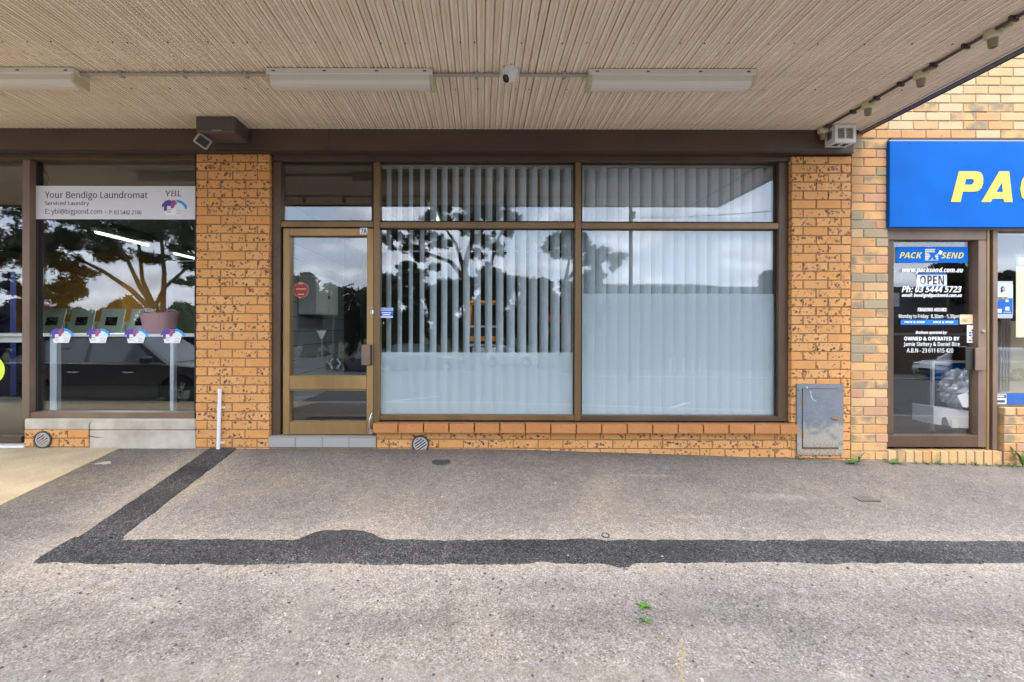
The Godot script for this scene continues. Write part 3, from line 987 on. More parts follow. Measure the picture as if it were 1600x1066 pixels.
func make_shopfronts() -> void:
	var w := thing("shopfront", "bronze framed shop window with frosted film along its lower half", "shopfront")
	frame(w, "head", -2.0257, 2.7774, 3.0042, 2.8491, M.dark_bronze, -0.15, -0.03)
	frame(w, "jamb", -2.0382, 0.10, -1.9571, 2.7762, M.dark_bronze)
	frame(w, "jamb", 2.8983, 0.2531, 3.0042, 2.7762, M.dark_bronze)
	frame(w, "mullion", -1.0515, 0.117, -0.9910, 2.7762, M.mid_bronze, -0.15, -0.046)
	frame(w, "mullion", 0.9131, 0.2531, 0.9692, 2.7762, M.mid_bronze, -0.15, -0.046)
	frame(w, "transom", -1.9559, 2.1354, -1.0527, 2.1915, M.mid_bronze)
	frame(w, "transom", -0.9898, 2.1292, 0.9119, 2.1884, M.mid_bronze)
	frame(w, "transom", 0.9705, 2.1261, 2.8970, 2.1853, M.mid_bronze)
	frame(w, "sill_frame", -0.9898, 0.2562, 0.9119, 0.3061, M.mid_bronze, -0.15, -0.048)
	frame(w, "sill_frame", 0.9705, 0.2531, 2.8970, 0.3030, M.dark_bronze, -0.15, -0.048)
	for r in [[-1.9849, 2.1997, -1.0586, 2.7921], [-1.0082, 2.1966, 0.9263, 2.7921], [0.9767, 2.1934, 2.9364, 2.7921], [-1.0082, 0.2904, 0.9263, 2.1430], [0.9767, 0.2904, 2.9364, 2.1430]]:
		pane(w, r[0], r[1], r[2], r[3])
		gasket(w, r[0], r[1], r[2], r[3], 0.014, 0.022 if r[2] < 2.5 else 0.045, 0.012, 0.020)
	var f := obj("frosted_film", bx(-0.9967, 0.3021, -0.1200 - 0.0015, 0.9052, 0.9140, -0.1200), M.frosted_film_dense, w)
	tag(f, "low frosted film, clear glass above it")
	f = obj("frosted_film", bx(0.9872, 0.3021, -0.1200 - 0.0015, 2.8955, 1.4975, -0.1200), M.frosted_film, w)
	tag(f, "taller frosted film")
	# shop door
	w = thing("shop_door", "bronze aluminium glass door numbered 7A beside the brick pillar", "door")
	frame(w, "stile", -1.9301, 0.1140, -1.8678, 2.1219, M.bronze_metal, -0.13, -0.045)
	frame(w, "stile", -1.1145, 0.1140, -1.0522, 2.1219, M.bronze_metal, -0.13, -0.042)
	frame(w, "rail", -1.8672, 2.0503, -1.1151, 2.1219, M.bronze_metal, -0.13, -0.045)
	frame(w, "rail", -1.8672, 0.5561, -1.1151, 0.6868, M.bronze_metal, -0.13, -0.045)
	frame(w, "rail", -1.8672, 0.1171, -1.1151, 0.2385, M.bronze_metal, -0.13, -0.045)
	frame(w, "glazing_bead", -1.8672, 0.5405, -1.1151, 0.5548, M.bronze_metal, -0.13, -0.052)
	pane(w, -1.8967, 0.6748, -1.1216, 2.0674, -0.095)
	pane(w, -1.8967, 0.2211, -1.1216, 0.5425, -0.095)
	obj("pull_plate", bx(-1.1579, 0.7947, -0.022, -1.0712, 0.9928, -0.012, 0.004), M.taupe_metal, w)
	obj("pull_edge", bx(-1.0712, 0.7947, -0.044, -1.0588, 0.9928, -0.010), M.black_plastic, w)
	var g := Geo.new()
	g.box(Vector3(-1.0790, 1.2844, -0.044), Vector3(-1.0510, 1.3310, -0.032), 0.004)
	obj("lock", g, M.chrome, w)
	g = Geo.new()
	g.box(Vector3(-1.0884, 0.1276, -0.042), Vector3(-1.0510, 0.1712, -0.028), 0.003)
	g.box(Vector3(-1.0821, 0.2582, -0.042), Vector3(-1.0542, 0.3080, -0.030), 0.003)
	g.tube([Vector3(-1.0642, 0.1485, -0.028), Vector3(-1.0829, 0.1982, -0.018), Vector3(-1.0735, 0.2726, -0.02), Vector3(-1.0580, 0.3285, -0.03)], [0.010, 0.012, 0.011, 0.006], 8)
	obj("floor_bolt", g, M.chrome, w)
	g = Geo.new()
	for k in 6: g.box(Vector3(-1.9342, 0.1463 - 0.16 + k * 0.3, -0.05) + Vector3(0, 0.16, 0), Vector3(-1.9248, 0.1712 + k * 0.3, -0.041))
	obj("hinge", g, M.dark_bronze, w)
	obj("backing_strip", bx(-1.9669, 0.12, -0.14, -1.9481, 2.1387, -0.10), M.black_gasket, w)
	var nt := print_rect("number_label", -1.1824, 2.0655, -1.1109, 2.1277, -0.0449, M.print_white, w)
	nt.mesh = bx(-1.1824, 2.0655, -0.0449, -1.1109, 2.1259, -0.0405).mesh()
	lettering("number", "7A", -1.1742, 2.0717, -1.1157, 2.1178, -0.0404, M.ink_black, w, true)
	# tiled doorstep
	w = thing("tiled_step", "grey tiled doorstep below the bronze door", "step")
	obj("bed", bx(-2.0527, -0.2, -0.15, -1.0079, 0.098, -0.006), M.mortar, w)
	obj("step_top", bx(-2.0404, 0.0985, -0.15, -1.0079, 0.110, 0.006, 0.003), M.tile_top, w)
	for k in 4:
		obj("tile", bx(-2.0466 + k * 0.2595, 0.004, -0.004, -2.0466 + 0.256 + k * 0.2595, 0.0975, 0.008, 0.003), M.grey_tile, w)
	# laundromat front
	w = thing("laundromat_window", "large brown framed laundromat window with a white banner across it", "shopfront")
	frame(w, "head", -5.45, 2.7805, -2.7736, 2.8616, M.dark_bronze, -0.15, -0.02)
	frame(w, "mullion", -4.4472, 0.2656, -4.3755, 2.7793, M.taupe_metal, -0.15, -0.02)
	frame(w, "sill_frame", -4.3742, 0.2625, -2.7799, 0.3279, M.taupe_metal, -0.15, -0.03)
	frame(w, "corner_post", -4.4031, 0.3224, -4.3604, 2.7900, M.black_gasket, -0.15, -0.088)
	pane(w, -4.4236, 0.3156, -2.8041, 2.8047)
	gasket(w, -4.4204, 0.3156, -2.8073, 2.8047, 0.05, 0.012, 0.012, 0.02)
	w = thing("laundromat_door", "glass laundromat door cut off by the left edge of the photo", "door")
	frame(w, "stile", -4.4913, 0.02, -4.4601, 2.7816, M.dark_bronze, -0.15, -0.09)
	frame(w, "stile", -5.45, 0.02, -5.38, 2.7816, M.dark_bronze, -0.15, -0.07)
	frame(w, "rail", -5.38, 0.022, -4.5011, 0.085, M.dark_bronze, -0.15, -0.07)
	pane(w, -5.40, 0.07, -4.5244, 2.8047, -0.12)
	w = thing("door_threshold", "thin white threshold under the laundromat door", "threshold")
	obj("strip", bx(-5.45, -0.10, -0.15, -4.4045, 0.012, 0.004, 0.003), M.white_paint, w)
	# courier shop front
	w = thing("courier_window", "brown framed courier shop window at the right edge of the photo", "shopfront")
	frame(w, "jamb", 4.9707, -0.03, 5.0175, 2.1510, M.taupe_metal, -0.15, -0.035)
	frame(w, "sill_frame", 5.0181, 0.402, 6.62, 0.4121, M.dark_bronze)
	frame(w, "head", 3.9641, 2.1261, 6.62, 2.1498, M.black_gasket)
	pane(w, 5.0663, 0.3975, 6.62, 2.1493)
	w = thing("courier_door", "brown framed glass courier shop door covered with white lettering", "door")
	frame(w, "rail", 3.94, 2.0233, 4.9177, 2.1248, M.taupe_metal, -0.14, -0.045)
	frame(w, "rail", 3.94, 0.0069, 4.8367, 0.1191, M.dark_bronze, -0.14, -0.045)
	frame(w, "stile", 4.8380, 0.0069, 4.9177, 2.0220, M.taupe_metal, -0.14, -0.045)
	frame(w, "stile", 3.94, 0.1204, 4.02, 2.0220, M.dark_bronze, -0.14, -0.05)
	frame(w, "door_frame", 4.9190, -0.03, 4.9427, 2.1248, M.bronze_metal, -0.15, -0.04)
	frame(w, "door_gap", 4.9433, -0.03, 4.9695, 2.1248, M.black_gasket, -0.15, -0.08)
	pane(w, 3.96, 0.1014, 4.9025, 2.0422)
	g = Geo.new()
	g.box(Vector3(4.8426, 0.1140, -0.105), Vector3(4.8930, 2.0359, -0.092))
	obj("gasket", g, M.black_gasket, w)
	obj("push_plate", bx(4.7007, 0.7566, -0.04, 4.7844, 0.9800, -0.030, 0.003), M.black_plastic, w)
	obj("pull_plate", bx(4.7726, 0.7553, -0.020, 4.8776, 0.9747, -0.008, 0.004), M.taupe_metal, w)
	g = Geo.new()
	g.lathe([Vector2(0.0, 0.016), Vector2(0.014, 0.016), Vector2(0.018, 0.0)], Vector3(4.8789, 1.1382, -0.045), Vector3.BACK, 12)
	obj("lock", g, M.chrome, w)

func ordinal(k: int) -> String:
	return ["first", "second", "third", "fourth", "fifth", "sixth", "seventh", "eighth", "ninth", "tenth", "eleventh", "twelfth", "thirteenth", "fourteenth", "fifteenth", "sixteenth", "seventeenth", "eighteenth", "nineteenth", "twentieth", "twenty-first", "twenty-second", "twenty-third", "twenty-fourth"][k]

# ------------------------------------------------------------------ across the road
func leaf_cluster(s: int, narrow: float) -> ArrayMesh:
	var g := Geo.new()
	var r := RandomNumberGenerator.new()
	r.seed = s
	for k in 9:
		var at := Vector3(r.randf_range(-1, 1), r.randf_range(-1, 1), r.randf_range(-1, 1)) * 0.55
		var d := Vector3(r.randf_range(-1, 1), r.randf_range(-1.2, 0.5), r.randf_range(-1, 1)).normalized()
		var e := d.cross(Vector3(r.randf_range(-1, 1), r.randf_range(-1, 1), r.randf_range(-1, 1))).normalized()
		var l := r.randf_range(0.35, 0.6)
		var wd := l * narrow
		g.tri(at - d * l, at + e * wd, at + d * l)
		g.tri(at - d * l, at + d * l, at - e * wd)
	return g.mesh()

func crown(parent: Node, clumps: Array, count: int, size: float, tone: Color, s: int, narrow := 0.36) -> void:
	var mm := MultiMesh.new()
	mm.transform_format = MultiMesh.TRANSFORM_3D
	mm.use_colors = true
	mm.mesh = leaf_cluster(s % 5, narrow)
	mm.instance_count = count
	rng.seed = s
	var total := 0.0
	for c in clumps: total += pow(c[1].x * c[1].y * c[1].z, 0.667)
	var i := 0
	for n in clumps.size():
		var c = clumps[n]
		var share := int(count * pow(c[1].x * c[1].y * c[1].z, 0.667) / total)
		if n == clumps.size() - 1: share = count - i
		var shade := rng.randf_range(0.75, 1.25)
		var puff := Vector3.ZERO
		for k in share:
			if k % 14 == 0: puff = Vector3(rng.randfn(), rng.randfn(), rng.randfn()).normalized() * pow(rng.randf(), 0.4)
			var d := puff + Vector3(rng.randfn(), rng.randfn() * 0.7, rng.randfn()) * 0.17
			var p: Vector3 = c[0] + d * c[1]
			var sc := size * rng.randf_range(0.6, 1.3)
			var b := Basis.from_euler(Vector3(rng.randf() * TAU, rng.randf() * TAU, rng.randf() * TAU)).scaled(Vector3.ONE * sc)
			mm.set_instance_transform(i, Transform3D(b, p))
			var q := shade * rng.randf_range(0.7, 1.35)
			mm.set_instance_color(i, Color(tone.r * q, tone.g * q, tone.b * q))
			i += 1
	var o := MultiMeshInstance3D.new()
	o.multimesh = mm
	o.material_override = M.gum_leaf
	o.name = "crown"
	parent.add_child(o, true)
	o.set_meta("kind", "stuff")

func limbs(parent: Node, list: Array, m: Material) -> void:
	var g := Geo.new()
	for l in list:
		var pts := []
		var rad := []
		var n: int = l[0].size()
		for i in n:
			pts.append(l[0][i])
			rad.append(lerpf(l[1], l[2], float(i) / (n - 1)))
		g.tube(pts, rad, 7)
	obj("trunk", g, m, parent)

func clump_set(c: Vector3, r: Vector3, n: int, s: int) -> Array:
	var out := []
	rng.seed = s
	for k in n:
		var d := Vector3(rng.randf_range(-1, 1), rng.randf_range(-0.8, 1), rng.randf_range(-1, 1))
		if d.length() > 1.0: d = d.normalized()
		var q := rng.randf_range(0.28, 0.5)
		out.append([c + d * r * 0.75, r * q])
	return out

func make_street() -> void:
	var g: Geo
	# spreading many-stemmed tree reflected in the laundromat window
	var w := thing("street_tree", "spreading many-stemmed tree reflected in the laundromat window", "tree")
	var b := Vector3(-11.4384, -0.9, 12.0)
	limbs(w, [
		[[b, Vector3(-11.484, 1.435, 12.000), Vector3(-12.514, 2.464, 12.000), Vector3(-13.543, 3.150, 12.000), Vector3(-15.127, 3.799, 12.500)], 0.13, 0.04],
		[[b + Vector3(0.1, 0, 0), Vector3(-11.668, 1.554, 12.200), Vector3(-12.216, 2.578, 12.000), Vector3(-12.437, 3.661, 11.600), Vector3(-13.027, 4.755, 11.500)], 0.12, 0.035],
		[[b + Vector3(0.15, 0, 0.1), Vector3(-11.853, 1.901, 12.200), Vector3(-12.415, 2.847, 12.400), Vector3(-12.679, 4.051, 12.600), Vector3(-12.963, 5.473, 12.600)], 0.11, 0.035],
		[[b + Vector3(0.25, 0, 0), Vector3(-11.393, 1.892, 12.000), Vector3(-11.347, 3.036, 12.000), Vector3(-11.438, 4.180, 12.000), Vector3(-11.713, 5.552, 12.000)], 0.12, 0.035],
		[[b + Vector3(0.2, 0, 0.1), Vector3(-11.713, 1.778, 12.000), Vector3(-11.234, 2.516, 11.800), Vector3(-10.428, 3.103, 11.600), Vector3(-9.646, 3.661, 11.600)], 0.10, 0.03]], M.bark)
	var cl := []
	for c in [[70, 370, 30], [100, 340, 34], [140, 365, 30], [95, 420, 34], [75, 455, 30], [120, 460, 22], [170, 345, 34], [205, 360, 26], [240, 345, 34], [280, 360, 30], [300, 395, 26], [270, 405, 18], [225, 400, 16], [45, 400, 40], [20, 380, 45], [180, 400, 20], [330, 360, 40], [160, 310, 50], [240, 300, 50], [60, 320, 50], [310, 440, 16], [30, 450, 30]]:
		var q := 16.7 / 730.0
		cl.append([Vector3((c[0] - 752.0) * q, 1.16 + (512.0 - c[1]) * q, 12.0 + fmod(c[0] * 0.37, 2.0) - 1.0), Vector3(c[2] * q * 1.05, c[2] * q * 0.62, 0.9)])
	crown(w, cl, 6500, 0.17, Color(0.05, 0.065, 0.024), 31, 0.28)
	# gum trees reflected in the shop window
	w = thing("gum_tree", "tall open-crowned gum tree reflected in the left shop window pane", "tree")
	b = Vector3(-0.6218, -1.5, 22.0)
	limbs(w, [
		[[b, Vector3(-0.695, 2.330, 22.000), Vector3(-0.988, 4.525, 22.000), Vector3(-0.512, 6.354, 22.000), Vector3(-0.439, 8.000, 22.000)], 0.32, 0.06],
		[[Vector3(-0.878, 3.793, 22.000), Vector3(-1.719, 4.891, 22.000), Vector3(-3.182, 5.439, 22.000), Vector3(-4.645, 5.988, 22.000)], 0.16, 0.04],
		[[Vector3(-0.914, 4.159, 22.000), Vector3(-1.485, 6.060, 22.400), Vector3(-2.319, 7.218, 22.600)], 0.14, 0.04],
		[[Vector3(-0.768, 3.428, 22.000), Vector3(0.475, 4.525, 22.000), Vector3(0.841, 5.988, 22.000), Vector3(1.390, 7.085, 22.000)], 0.16, 0.04],
		[[Vector3(-0.512, 5.988, 22.000), Vector3(0.468, 7.177, 21.600), Vector3(0.829, 7.897, 21.600)], 0.11, 0.03]], M.bark)
	cl = []
	for c in [[680, 325, 20], [700, 312, 18], [735, 310, 22], [762, 318, 18], [785, 325, 20], [802, 338, 14], [720, 335, 16], [690, 345, 14], [755, 340, 16], [618, 370, 12], [610, 385, 9], [640, 380, 18], [665, 372, 16], [655, 398, 13], [690, 385, 13], [730, 365, 14], [760, 372, 16], [775, 390, 12], [745, 392, 10], [800, 362, 9], [680, 415, 8], [735, 295, 22], [765, 300, 20], [700, 296, 18]]:
		var q := 26.7 / 730.0
		cl.append([Vector3((c[0] - 752.0) * q, 1.16 + (512.0 - c[1]) * q, 22.0 + fmod(c[0] * 0.37, 3.0) - 1.5), Vector3(c[2] * q * 1.25, c[2] * q * 0.9, 0.9)])
	crown(w, cl, 4200, 0.20, Color(0.075, 0.085, 0.058), 41, 0.28)
	w = thing("gum_tree", "lower gum tree whose reflection straddles the mullion of the shop window", "tree")
	limbs(w, [[[Vector3(5.2289, -1.6, 24.0), Vector3(5.111, 3.598, 24.000), Vector3(5.425, 5.563, 24.000)], 0.25, 0.06], [[Vector3(5.150, 3.991, 24.000), Vector3(6.408, 5.367, 24.000), Vector3(7.784, 5.563, 24.000)], 0.12, 0.03]], M.bark)
	cl = []
	for c in [[868, 372, 13], [885, 368, 15], [905, 375, 12], [920, 388, 12], [938, 395, 13], [955, 405, 11], [965, 412, 6], [858, 385, 9], [890, 395, 14], [915, 410, 12], [940, 420, 9], [870, 400, 10]]:
		var q := 28.7 / 730.0
		cl.append([Vector3((c[0] - 752.0) * q, 1.16 + (512.0 - c[1]) * q, 24.0 + fmod(c[0] * 0.37, 2.4) - 1.2), Vector3(c[2] * q * 1.2, c[2] * q * 0.9, 0.8)])
	crown(w, cl, 2200, 0.21, Color(0.07, 0.08, 0.052), 43, 0.28)
	# dark belt of trees along the bank
	rng.seed = 3
	var belt := []
	for k in 24:
		belt.append([-10.0 + k * 41.0 + rng.randf_range(-8, 8), rng.randf_range(418, 438) - 8.0 * sin(k * 1.7) + (52.0 if k < 9 else (10.0 if k < 15 else 0.0)), 31.0 + (k % 3) * 1.6])
	for t in belt:
		var q: float = (t[2] + 4.7) / 730.0
		var x: float = (t[0] - 752.0) * q
		var top: float = 1.16 + (512.0 - t[1]) * q
		var tr := thing("belt_tree", "dark bushy tree in the belt across the road, %s from the left" % ordinal(belt.find(t)), "tree", Vector3.ZERO, "trees in the belt across the road")
		limbs(tr, [[[Vector3(x, -1.9, t[2]), Vector3(x + 0.1, 0.5, t[2]), Vector3(x - 0.1, top - 1.2, t[2])], 0.2, 0.06]], M.bark)
		var cs := clump_set(Vector3(x, (top - 1.6) / 2.0, t[2]), Vector3(1.7, (top + 1.6) / 2.0, 1.4), 11, int(t[0]))
		cs.append([Vector3(x, top - 0.8, t[2]), Vector3(1.0, 0.8, 0.9)])
		crown(tr, cs, 1500, 0.34, Color(0.036, 0.045, 0.025), int(t[0]) + 3, 0.42)
	for t in [[1478, 408, 30.0, 30], [1510, 425, 31.0, 26], [1580, 425, 30.0, 26], [1205, 425, 29.0, 12], [1560, 448, 31.5, 22]]:
		var q: float = (t[2] + 4.7) / 730.0
		var x: float = (t[0] - 752.0) * q
		var top: float = 1.16 + (512.0 - t[1]) * q
		var rr: float = t[3] * q
		var tr := thing("flat_topped_tree", "dark flat-topped tree behind the shed fence, standing %s" % {1478: "behind the web address on the courier door", 1510: "behind the courier door stile", 1580: "behind the poster in the courier window", 1205: "at the right edge of the shop window", 1560: "low behind the courier window jamb"}[t[0]], "tree", Vector3.ZERO, "trees behind the steel fence")
		limbs(tr, [[[Vector3(x, -1.9, t[2]), Vector3(x + 0.2, 1.5, t[2]), Vector3(x, top - 0.5, t[2])], 0.2, 0.06]], M.bark)
		crown(tr, [[Vector3(x, top - 0.45, t[2]), Vector3(rr * 0.6, 0.45, 1.0)], [Vector3(x - rr * 0.5, top - 0.9, t[2]), Vector3(rr * 0.5, 0.4, 0.9)], [Vector3(x + rr * 0.6, top - 1.0, t[2]), Vector3(rr * 0.5, 0.45, 0.9)], [Vector3(x, top - 1.6, t[2]), Vector3(rr * 0.7, 0.6, 1.0)]], 1300, 0.28, Color(0.028, 0.036, 0.018), int(t[0]), 0.42)
	# long low shed and fences
	w = thing("steel_shed", "long low dark steel shed across the road", "shed")
	g = bx(9.1926, -2.2, 33.0, 43.7940, 4.5168, 41.0)
	obj("wall", g, M.shed_steel, w)
	g = Geo.new()
	g.prism(PackedVector2Array([Vector2(32.6, 4.5168 + 0.02), Vector2(41.4, 4.5168 + 0.02), Vector2(37.0, 4.5168 + 0.6)]), 0.0, 8.6245)
	g.moved(Transform3D(Basis(Vector3(0, 0, 1), Vector3.UP, Vector3(-1, 0, 0)), Vector3(19.1082, 0, 0)))
	obj("roof", g, M.shed_steel, w)
	w = thing("brown_fence", "brown paling fence in front of the steel shed", "fence")
	obj("panel", bx(23.0460, -2.0, 26.0, 39.8679, 1.4544, 26.08), M.fence_brown, w)
	w = thing("block_wall", "low grey block retaining wall across the road", "wall")
	obj("panel", bx(-16.6636, -2.0, 28.0, -10.3923, -0.9901, 28.3), M.block_grey, w)
	# pole, wire, lamp, signs, bollards
	w = thing("power_pole", "timber power pole reflected in the right shop window", "pole")
	g = Geo.new()
	g.tube([Vector3(5.9942, -1.0, 14.0), Vector3(5.9686, 9.0, 14.0)], [0.085, 0.065], 10)
	obj("shaft", g, M.pole_timber, w)
	obj("insulator", bx(6.0711, 5.5404, 13.95, 6.1479, 5.8222, 14.05), M.iron_dark, w)
	w = thing("service_wire", "thin service wire running from the power pole to the shops", "wire")
	g = Geo.new()
	g.tube([Vector3(6.122, 5.592, 14.000), Vector3(7.468, 5.367, 13.000), Vector3(8.876, 5.232, 12.000), Vector3(10.230, 4.926, 10.000)], [0.012], 5)
	obj("cable", g, M.iron_dark, w)
	w = thing("street_lamp", "curved arm street lamp reflected in the shop door", "street lamp")
	g = Geo.new()
	g.tube([Vector3(-9.7567, -1.7, 26.0), Vector3(-9.715, 2.506, 26.000), Vector3(-9.462, 3.347, 26.000), Vector3(-9.000, 3.809, 26.000), Vector3(-8.579, 3.978, 26.000)], [0.05, 0.04, 0.04, 0.035, 0.03], 8)
	obj("mast", g, M.pole_timber, w)
	g = Geo.new()
	g.box(Vector3(-8.6633, 3.9356, 25.9), Vector3(-8.3689, 4.0618, 26.1), 0.03)
	obj("lamp_head", g, M.aged_white, w)
	w = thing("give_way_sign", "triangular give way sign on a thin pole reflected in the shop door", "road sign")
	g = Geo.new()
	g.tube([Vector3(-9.1073, -1.5, 22.0), Vector3(-9.1073, 1.0137, 22.0)], [0.03], 6)
	obj("post", g, M.galvanised, w)
	g = Geo.new()
	g.prism(PackedVector2Array([Vector2(-9.3999, 0.9771), Vector2(-8.8147, 0.9771), Vector2(-9.1073, 0.4285)]), 21.93, 21.95)
	obj("plate", g, M.print_white, w)
	w = thing("chevron_sign", "black and white diamond chevron hazard sign reflected in the shop door", "road sign")
	g = Geo.new()
	g.tube([Vector3(-8.2733, -1.5, 21.0), Vector3(-8.2733, -0.8819, 21.0)], [0.03], 6)
	obj("post", g, M.galvanised, w)
	g = Geo.new()
	g.tube([Vector3(-7.7804, -1.5, 21.0), Vector3(-7.7804, -0.8819, 21.0)], [0.03], 6)
	obj("post", g, M.galvanised, w)
	g = Geo.new()
	g.box(Vector3(-8.4141, -1.1284, 20.93), Vector3(-7.6396, -0.5299, 20.96))
	obj("plate", g, M.ink_black, w)
	g = Geo.new()
	for s in [-1.0, 1.0]:
		var cx := -8.0268
		var cy := -0.8291
		g.prism(PackedVector2Array([Vector2(cx + s * 0.06, cy + 0.28), Vector2(cx + s * 0.18, cy + 0.28), Vector2(cx + s * 0.36, cy), Vector2(cx + s * 0.18, cy - 0.28), Vector2(cx + s * 0.06, cy - 0.28), Vector2(cx + s * 0.24, cy)]), 20.918, 20.929)
	obj("chevron", g, M.print_white, w)
	for u in [1047.0, 1054.0, 1068.0, 1082.0, 1093.0]:
		var x: float = (u - 752.0) * 29.7 / 730.0
		var bo := thing("bollard", "pale bollard across the road, %s from the left in its row" % ordinal(int((u - 1040.0) / 10.5)), "bollard", Vector3(x, -1.75, 25.0), "pale bollards across the road")
		g = Geo.new()
		g.lathe([Vector2(0.07, 0.0), Vector2(0.07, 0.95), Vector2(0.05, 1.0), Vector2(0.0, 1.01)], Vector3.ZERO, Vector3.UP, 10)
		obj("post", g, M.bollard_grey, bo)

# ------------------------------------------------------------------ canopy fittings
func batten(at: Vector3, label: String) -> Node3D:
	var w := thing("strip_light", label, "strip light", at, "strip lights under the canopy")
	obj("base", bx(-0.605, -0.045, -0.075, 0.605, 0.0, 0.075, 0.004), M.aged_white, w)
	var g := Geo.new()
	g.prism(PackedVector2Array([Vector2(-0.066, -0.045), Vector2(-0.066, -0.085), Vector2(-0.050, -0.108), Vector2(-0.02, -0.116), Vector2(0.02, -0.116), Vector2(0.050, -0.108), Vector2(0.066, -0.085), Vector2(0.066, -0.045)]), -0.585, 0.585)
	g.moved(Transform3D(Basis(Vector3(0, 0, -1), Vector3.UP, Vector3(1, 0, 0)), Vector3.ZERO))
	obj("diffuser", g, M.lamp_diffuser, w)
	for s in [-1.0, 1.0]:
		obj("end_cap", bx(s * 0.598 - 0.012, -0.112, -0.072, s * 0.598 + 0.012, -0.0455, 0.072, 0.006), M.cream_plastic, w)
	for x in [-0.55, -0.18, 0.2, 0.55]: obj("clip", bx(x - 0.012, -0.026, 0.0745, x + 0.012, -0.018, 0.0765), M.iron_dark, w)
	return w

func make_canopy_fittings() -> void:
	var zl := 1.03
	var a := batten(Vector3(-0.9660, 3.047, zl), "strip light under the canopy above the bronze door, with pipe at both ends")
	copy(a, "strip_light", "strip light under the canopy right of the dome camera", Vector3(1.3901, 3.047, zl))
	copy(a, "strip_light", "strip light under the canopy cut off by the left edge of the photo", Vector3(-3.5767, 3.047, zl))
	for s in [[126.0, 418.0], [677.0, 780.0], [812.0, 918.0]]:
		var x0: float = (s[0] - 752.0) * 3.47 / 730.0
		var x1: float = (s[1] - 752.0) * 3.47 / 730.0
		var c := thing("conduit", ["grey conduit between the left and middle strip lights", "grey conduit between the middle strip light and the dome camera", "grey conduit between the dome camera and the right strip light"][0 if s[0] < 200 else (1 if s[0] < 700 else 2)], "conduit")
		var g := Geo.new()
		g.tube([Vector3(x0, 3.030, zl + 0.01), Vector3(x1, 3.030, zl + 0.01)], [0.0125], 8)
		obj("pipe", g, M.conduit_grey, c)
		var n := 3 if s[0] < 200 else 1
		for k in n:
			var x := lerpf(x0, x1, (k + 0.65) / n)
			obj("saddle", bx(x - 0.012, 3.014, zl - 0.025, x + 0.012, 3.049, zl + 0.027, 0.003), M.galvanised, c)
	# dome camera
	var w := thing("security_camera", "small white dome security camera under the canopy", "security camera", Vector3(0.2073, 3.049, 1.08))
	var g := Geo.new()
	g.lathe([Vector2(0.0, -0.0), Vector2(0.060, 0.0), Vector2(0.060, 0.030), Vector2(0.052, 0.036)], Vector3.ZERO, Vector3.DOWN, 24)
	obj("mount", g, M.white_paint, w)
	g = Geo.new()
	var pr := []
	for k in 9: pr.append(Vector2(0.053 * cos(k * PI / 16.0), 0.055 * sin(k * PI / 16.0) + 0.037))
	pr[8].x = 0.0
	g.lathe(pr, Vector3.ZERO, Vector3(0.05, -1.0, 0.1).normalized(), 24)
	var ax := Vector3(-0.62, -0.62, 0.48).normalized()
	g.lathe([Vector2(0.038, 0.0), Vector2(0.036, 0.048), Vector2(0.030, 0.052)], Vector3(0, -0.046, 0), ax, 20)
	obj("housing", g, M.white_paint, w)
	g = Geo.new()
	g.lathe([Vector2(0.030, 0.0515), Vector2(0.02, 0.056), Vector2(0.0, 0.058)], Vector3(0, -0.046, 0), ax, 20)
	obj("lens", g, M.lens_black, w)
	# bulb holders on the right hand run and along the front edge
	var h := thing("lamp_holder", "empty cream lamp holder at the beam, first on the sloping run", "lamp holder", Vector3(3.215, 3.047, 0.10), "empty lamp holders under the canopy")
	g = Geo.new()
	g.lathe([Vector2(0.0, 0.0), Vector2(0.040, 0.0), Vector2(0.044, 0.012), Vector2(0.044, 0.040), Vector2(0.030, 0.052), Vector2(0.026, 0.055)], Vector3.ZERO, Vector3.DOWN, 14)
	obj("base", g, M.cream_plastic, h)
	g = Geo.new()
	g.lathe([Vector2(0.027, 0.053), Vector2(0.023, 0.105), Vector2(0.017, 0.108), Vector2(0.015, 0.08), Vector2(0.0, 0.078)], Vector3.ZERO, Vector3.DOWN, 14)
	obj("socket", g, M.socket_brown, h)
	g = Geo.new()
	g.tube([Vector3(0.03, -0.01, 0.035), Vector3(0.045, -0.008, 0.07)], [0.010], 6)
	obj("spigot", g, M.cream_plastic, h)
	var names := ["second", "third", "fourth", "fifth"]
	for k in 4:
		copy(h, "lamp_holder", "empty cream lamp holder on the sloping run, %s from the beam" % names[k], Vector3(3.225 + 0.004 * k, 3.047, [0.60, 1.065, 1.545, 2.02][k]))
	for k in 13:
		var x := 2.62 - 0.574 * k
		var e := copy(h, "lamp_holder", "", Vector3(x, 3.047, 1.985))
		e.rotation.y = 0.3
		e.set_meta("label", ["empty lamp holder at the top edge, rightmost of the front row", "empty lamp holder at the top edge, second from the right in the front row", "empty lamp holder at the top edge, third from the right in the front row", "empty lamp holder at the top edge, fourth from the right in the front row"][k] if k < 4 else "empty lamp holder in the front row under the canopy, %s from the right" % ordinal(k))
	w = thing("black_cable_pipe", "dark brown conduit linking the lamp holders down the right end of the canopy", "conduit")
	g = Geo.new()
	g.tube([Vector3(3.20, 3.035, 0.14), Vector3(3.21, 3.034, 0.6), Vector3(3.215, 3.034, 1.3), Vector3(3.22, 3.034, 2.48)], [0.0105], 8)
	obj("pipe", g, M.fitting_brown, w)
	for z in [0.18, 0.46, 0.70, 0.92, 1.18, 1.40, 1.68, 1.9]:
		obj("saddle", bx(3.185, 3.016, z - 0.010, 3.236, 3.049, z + 0.010, 0.003), M.brown_paint, w)
	w = thing("front_conduit", "conduit linking the front row of lamp holders", "conduit")
	g = Geo.new()
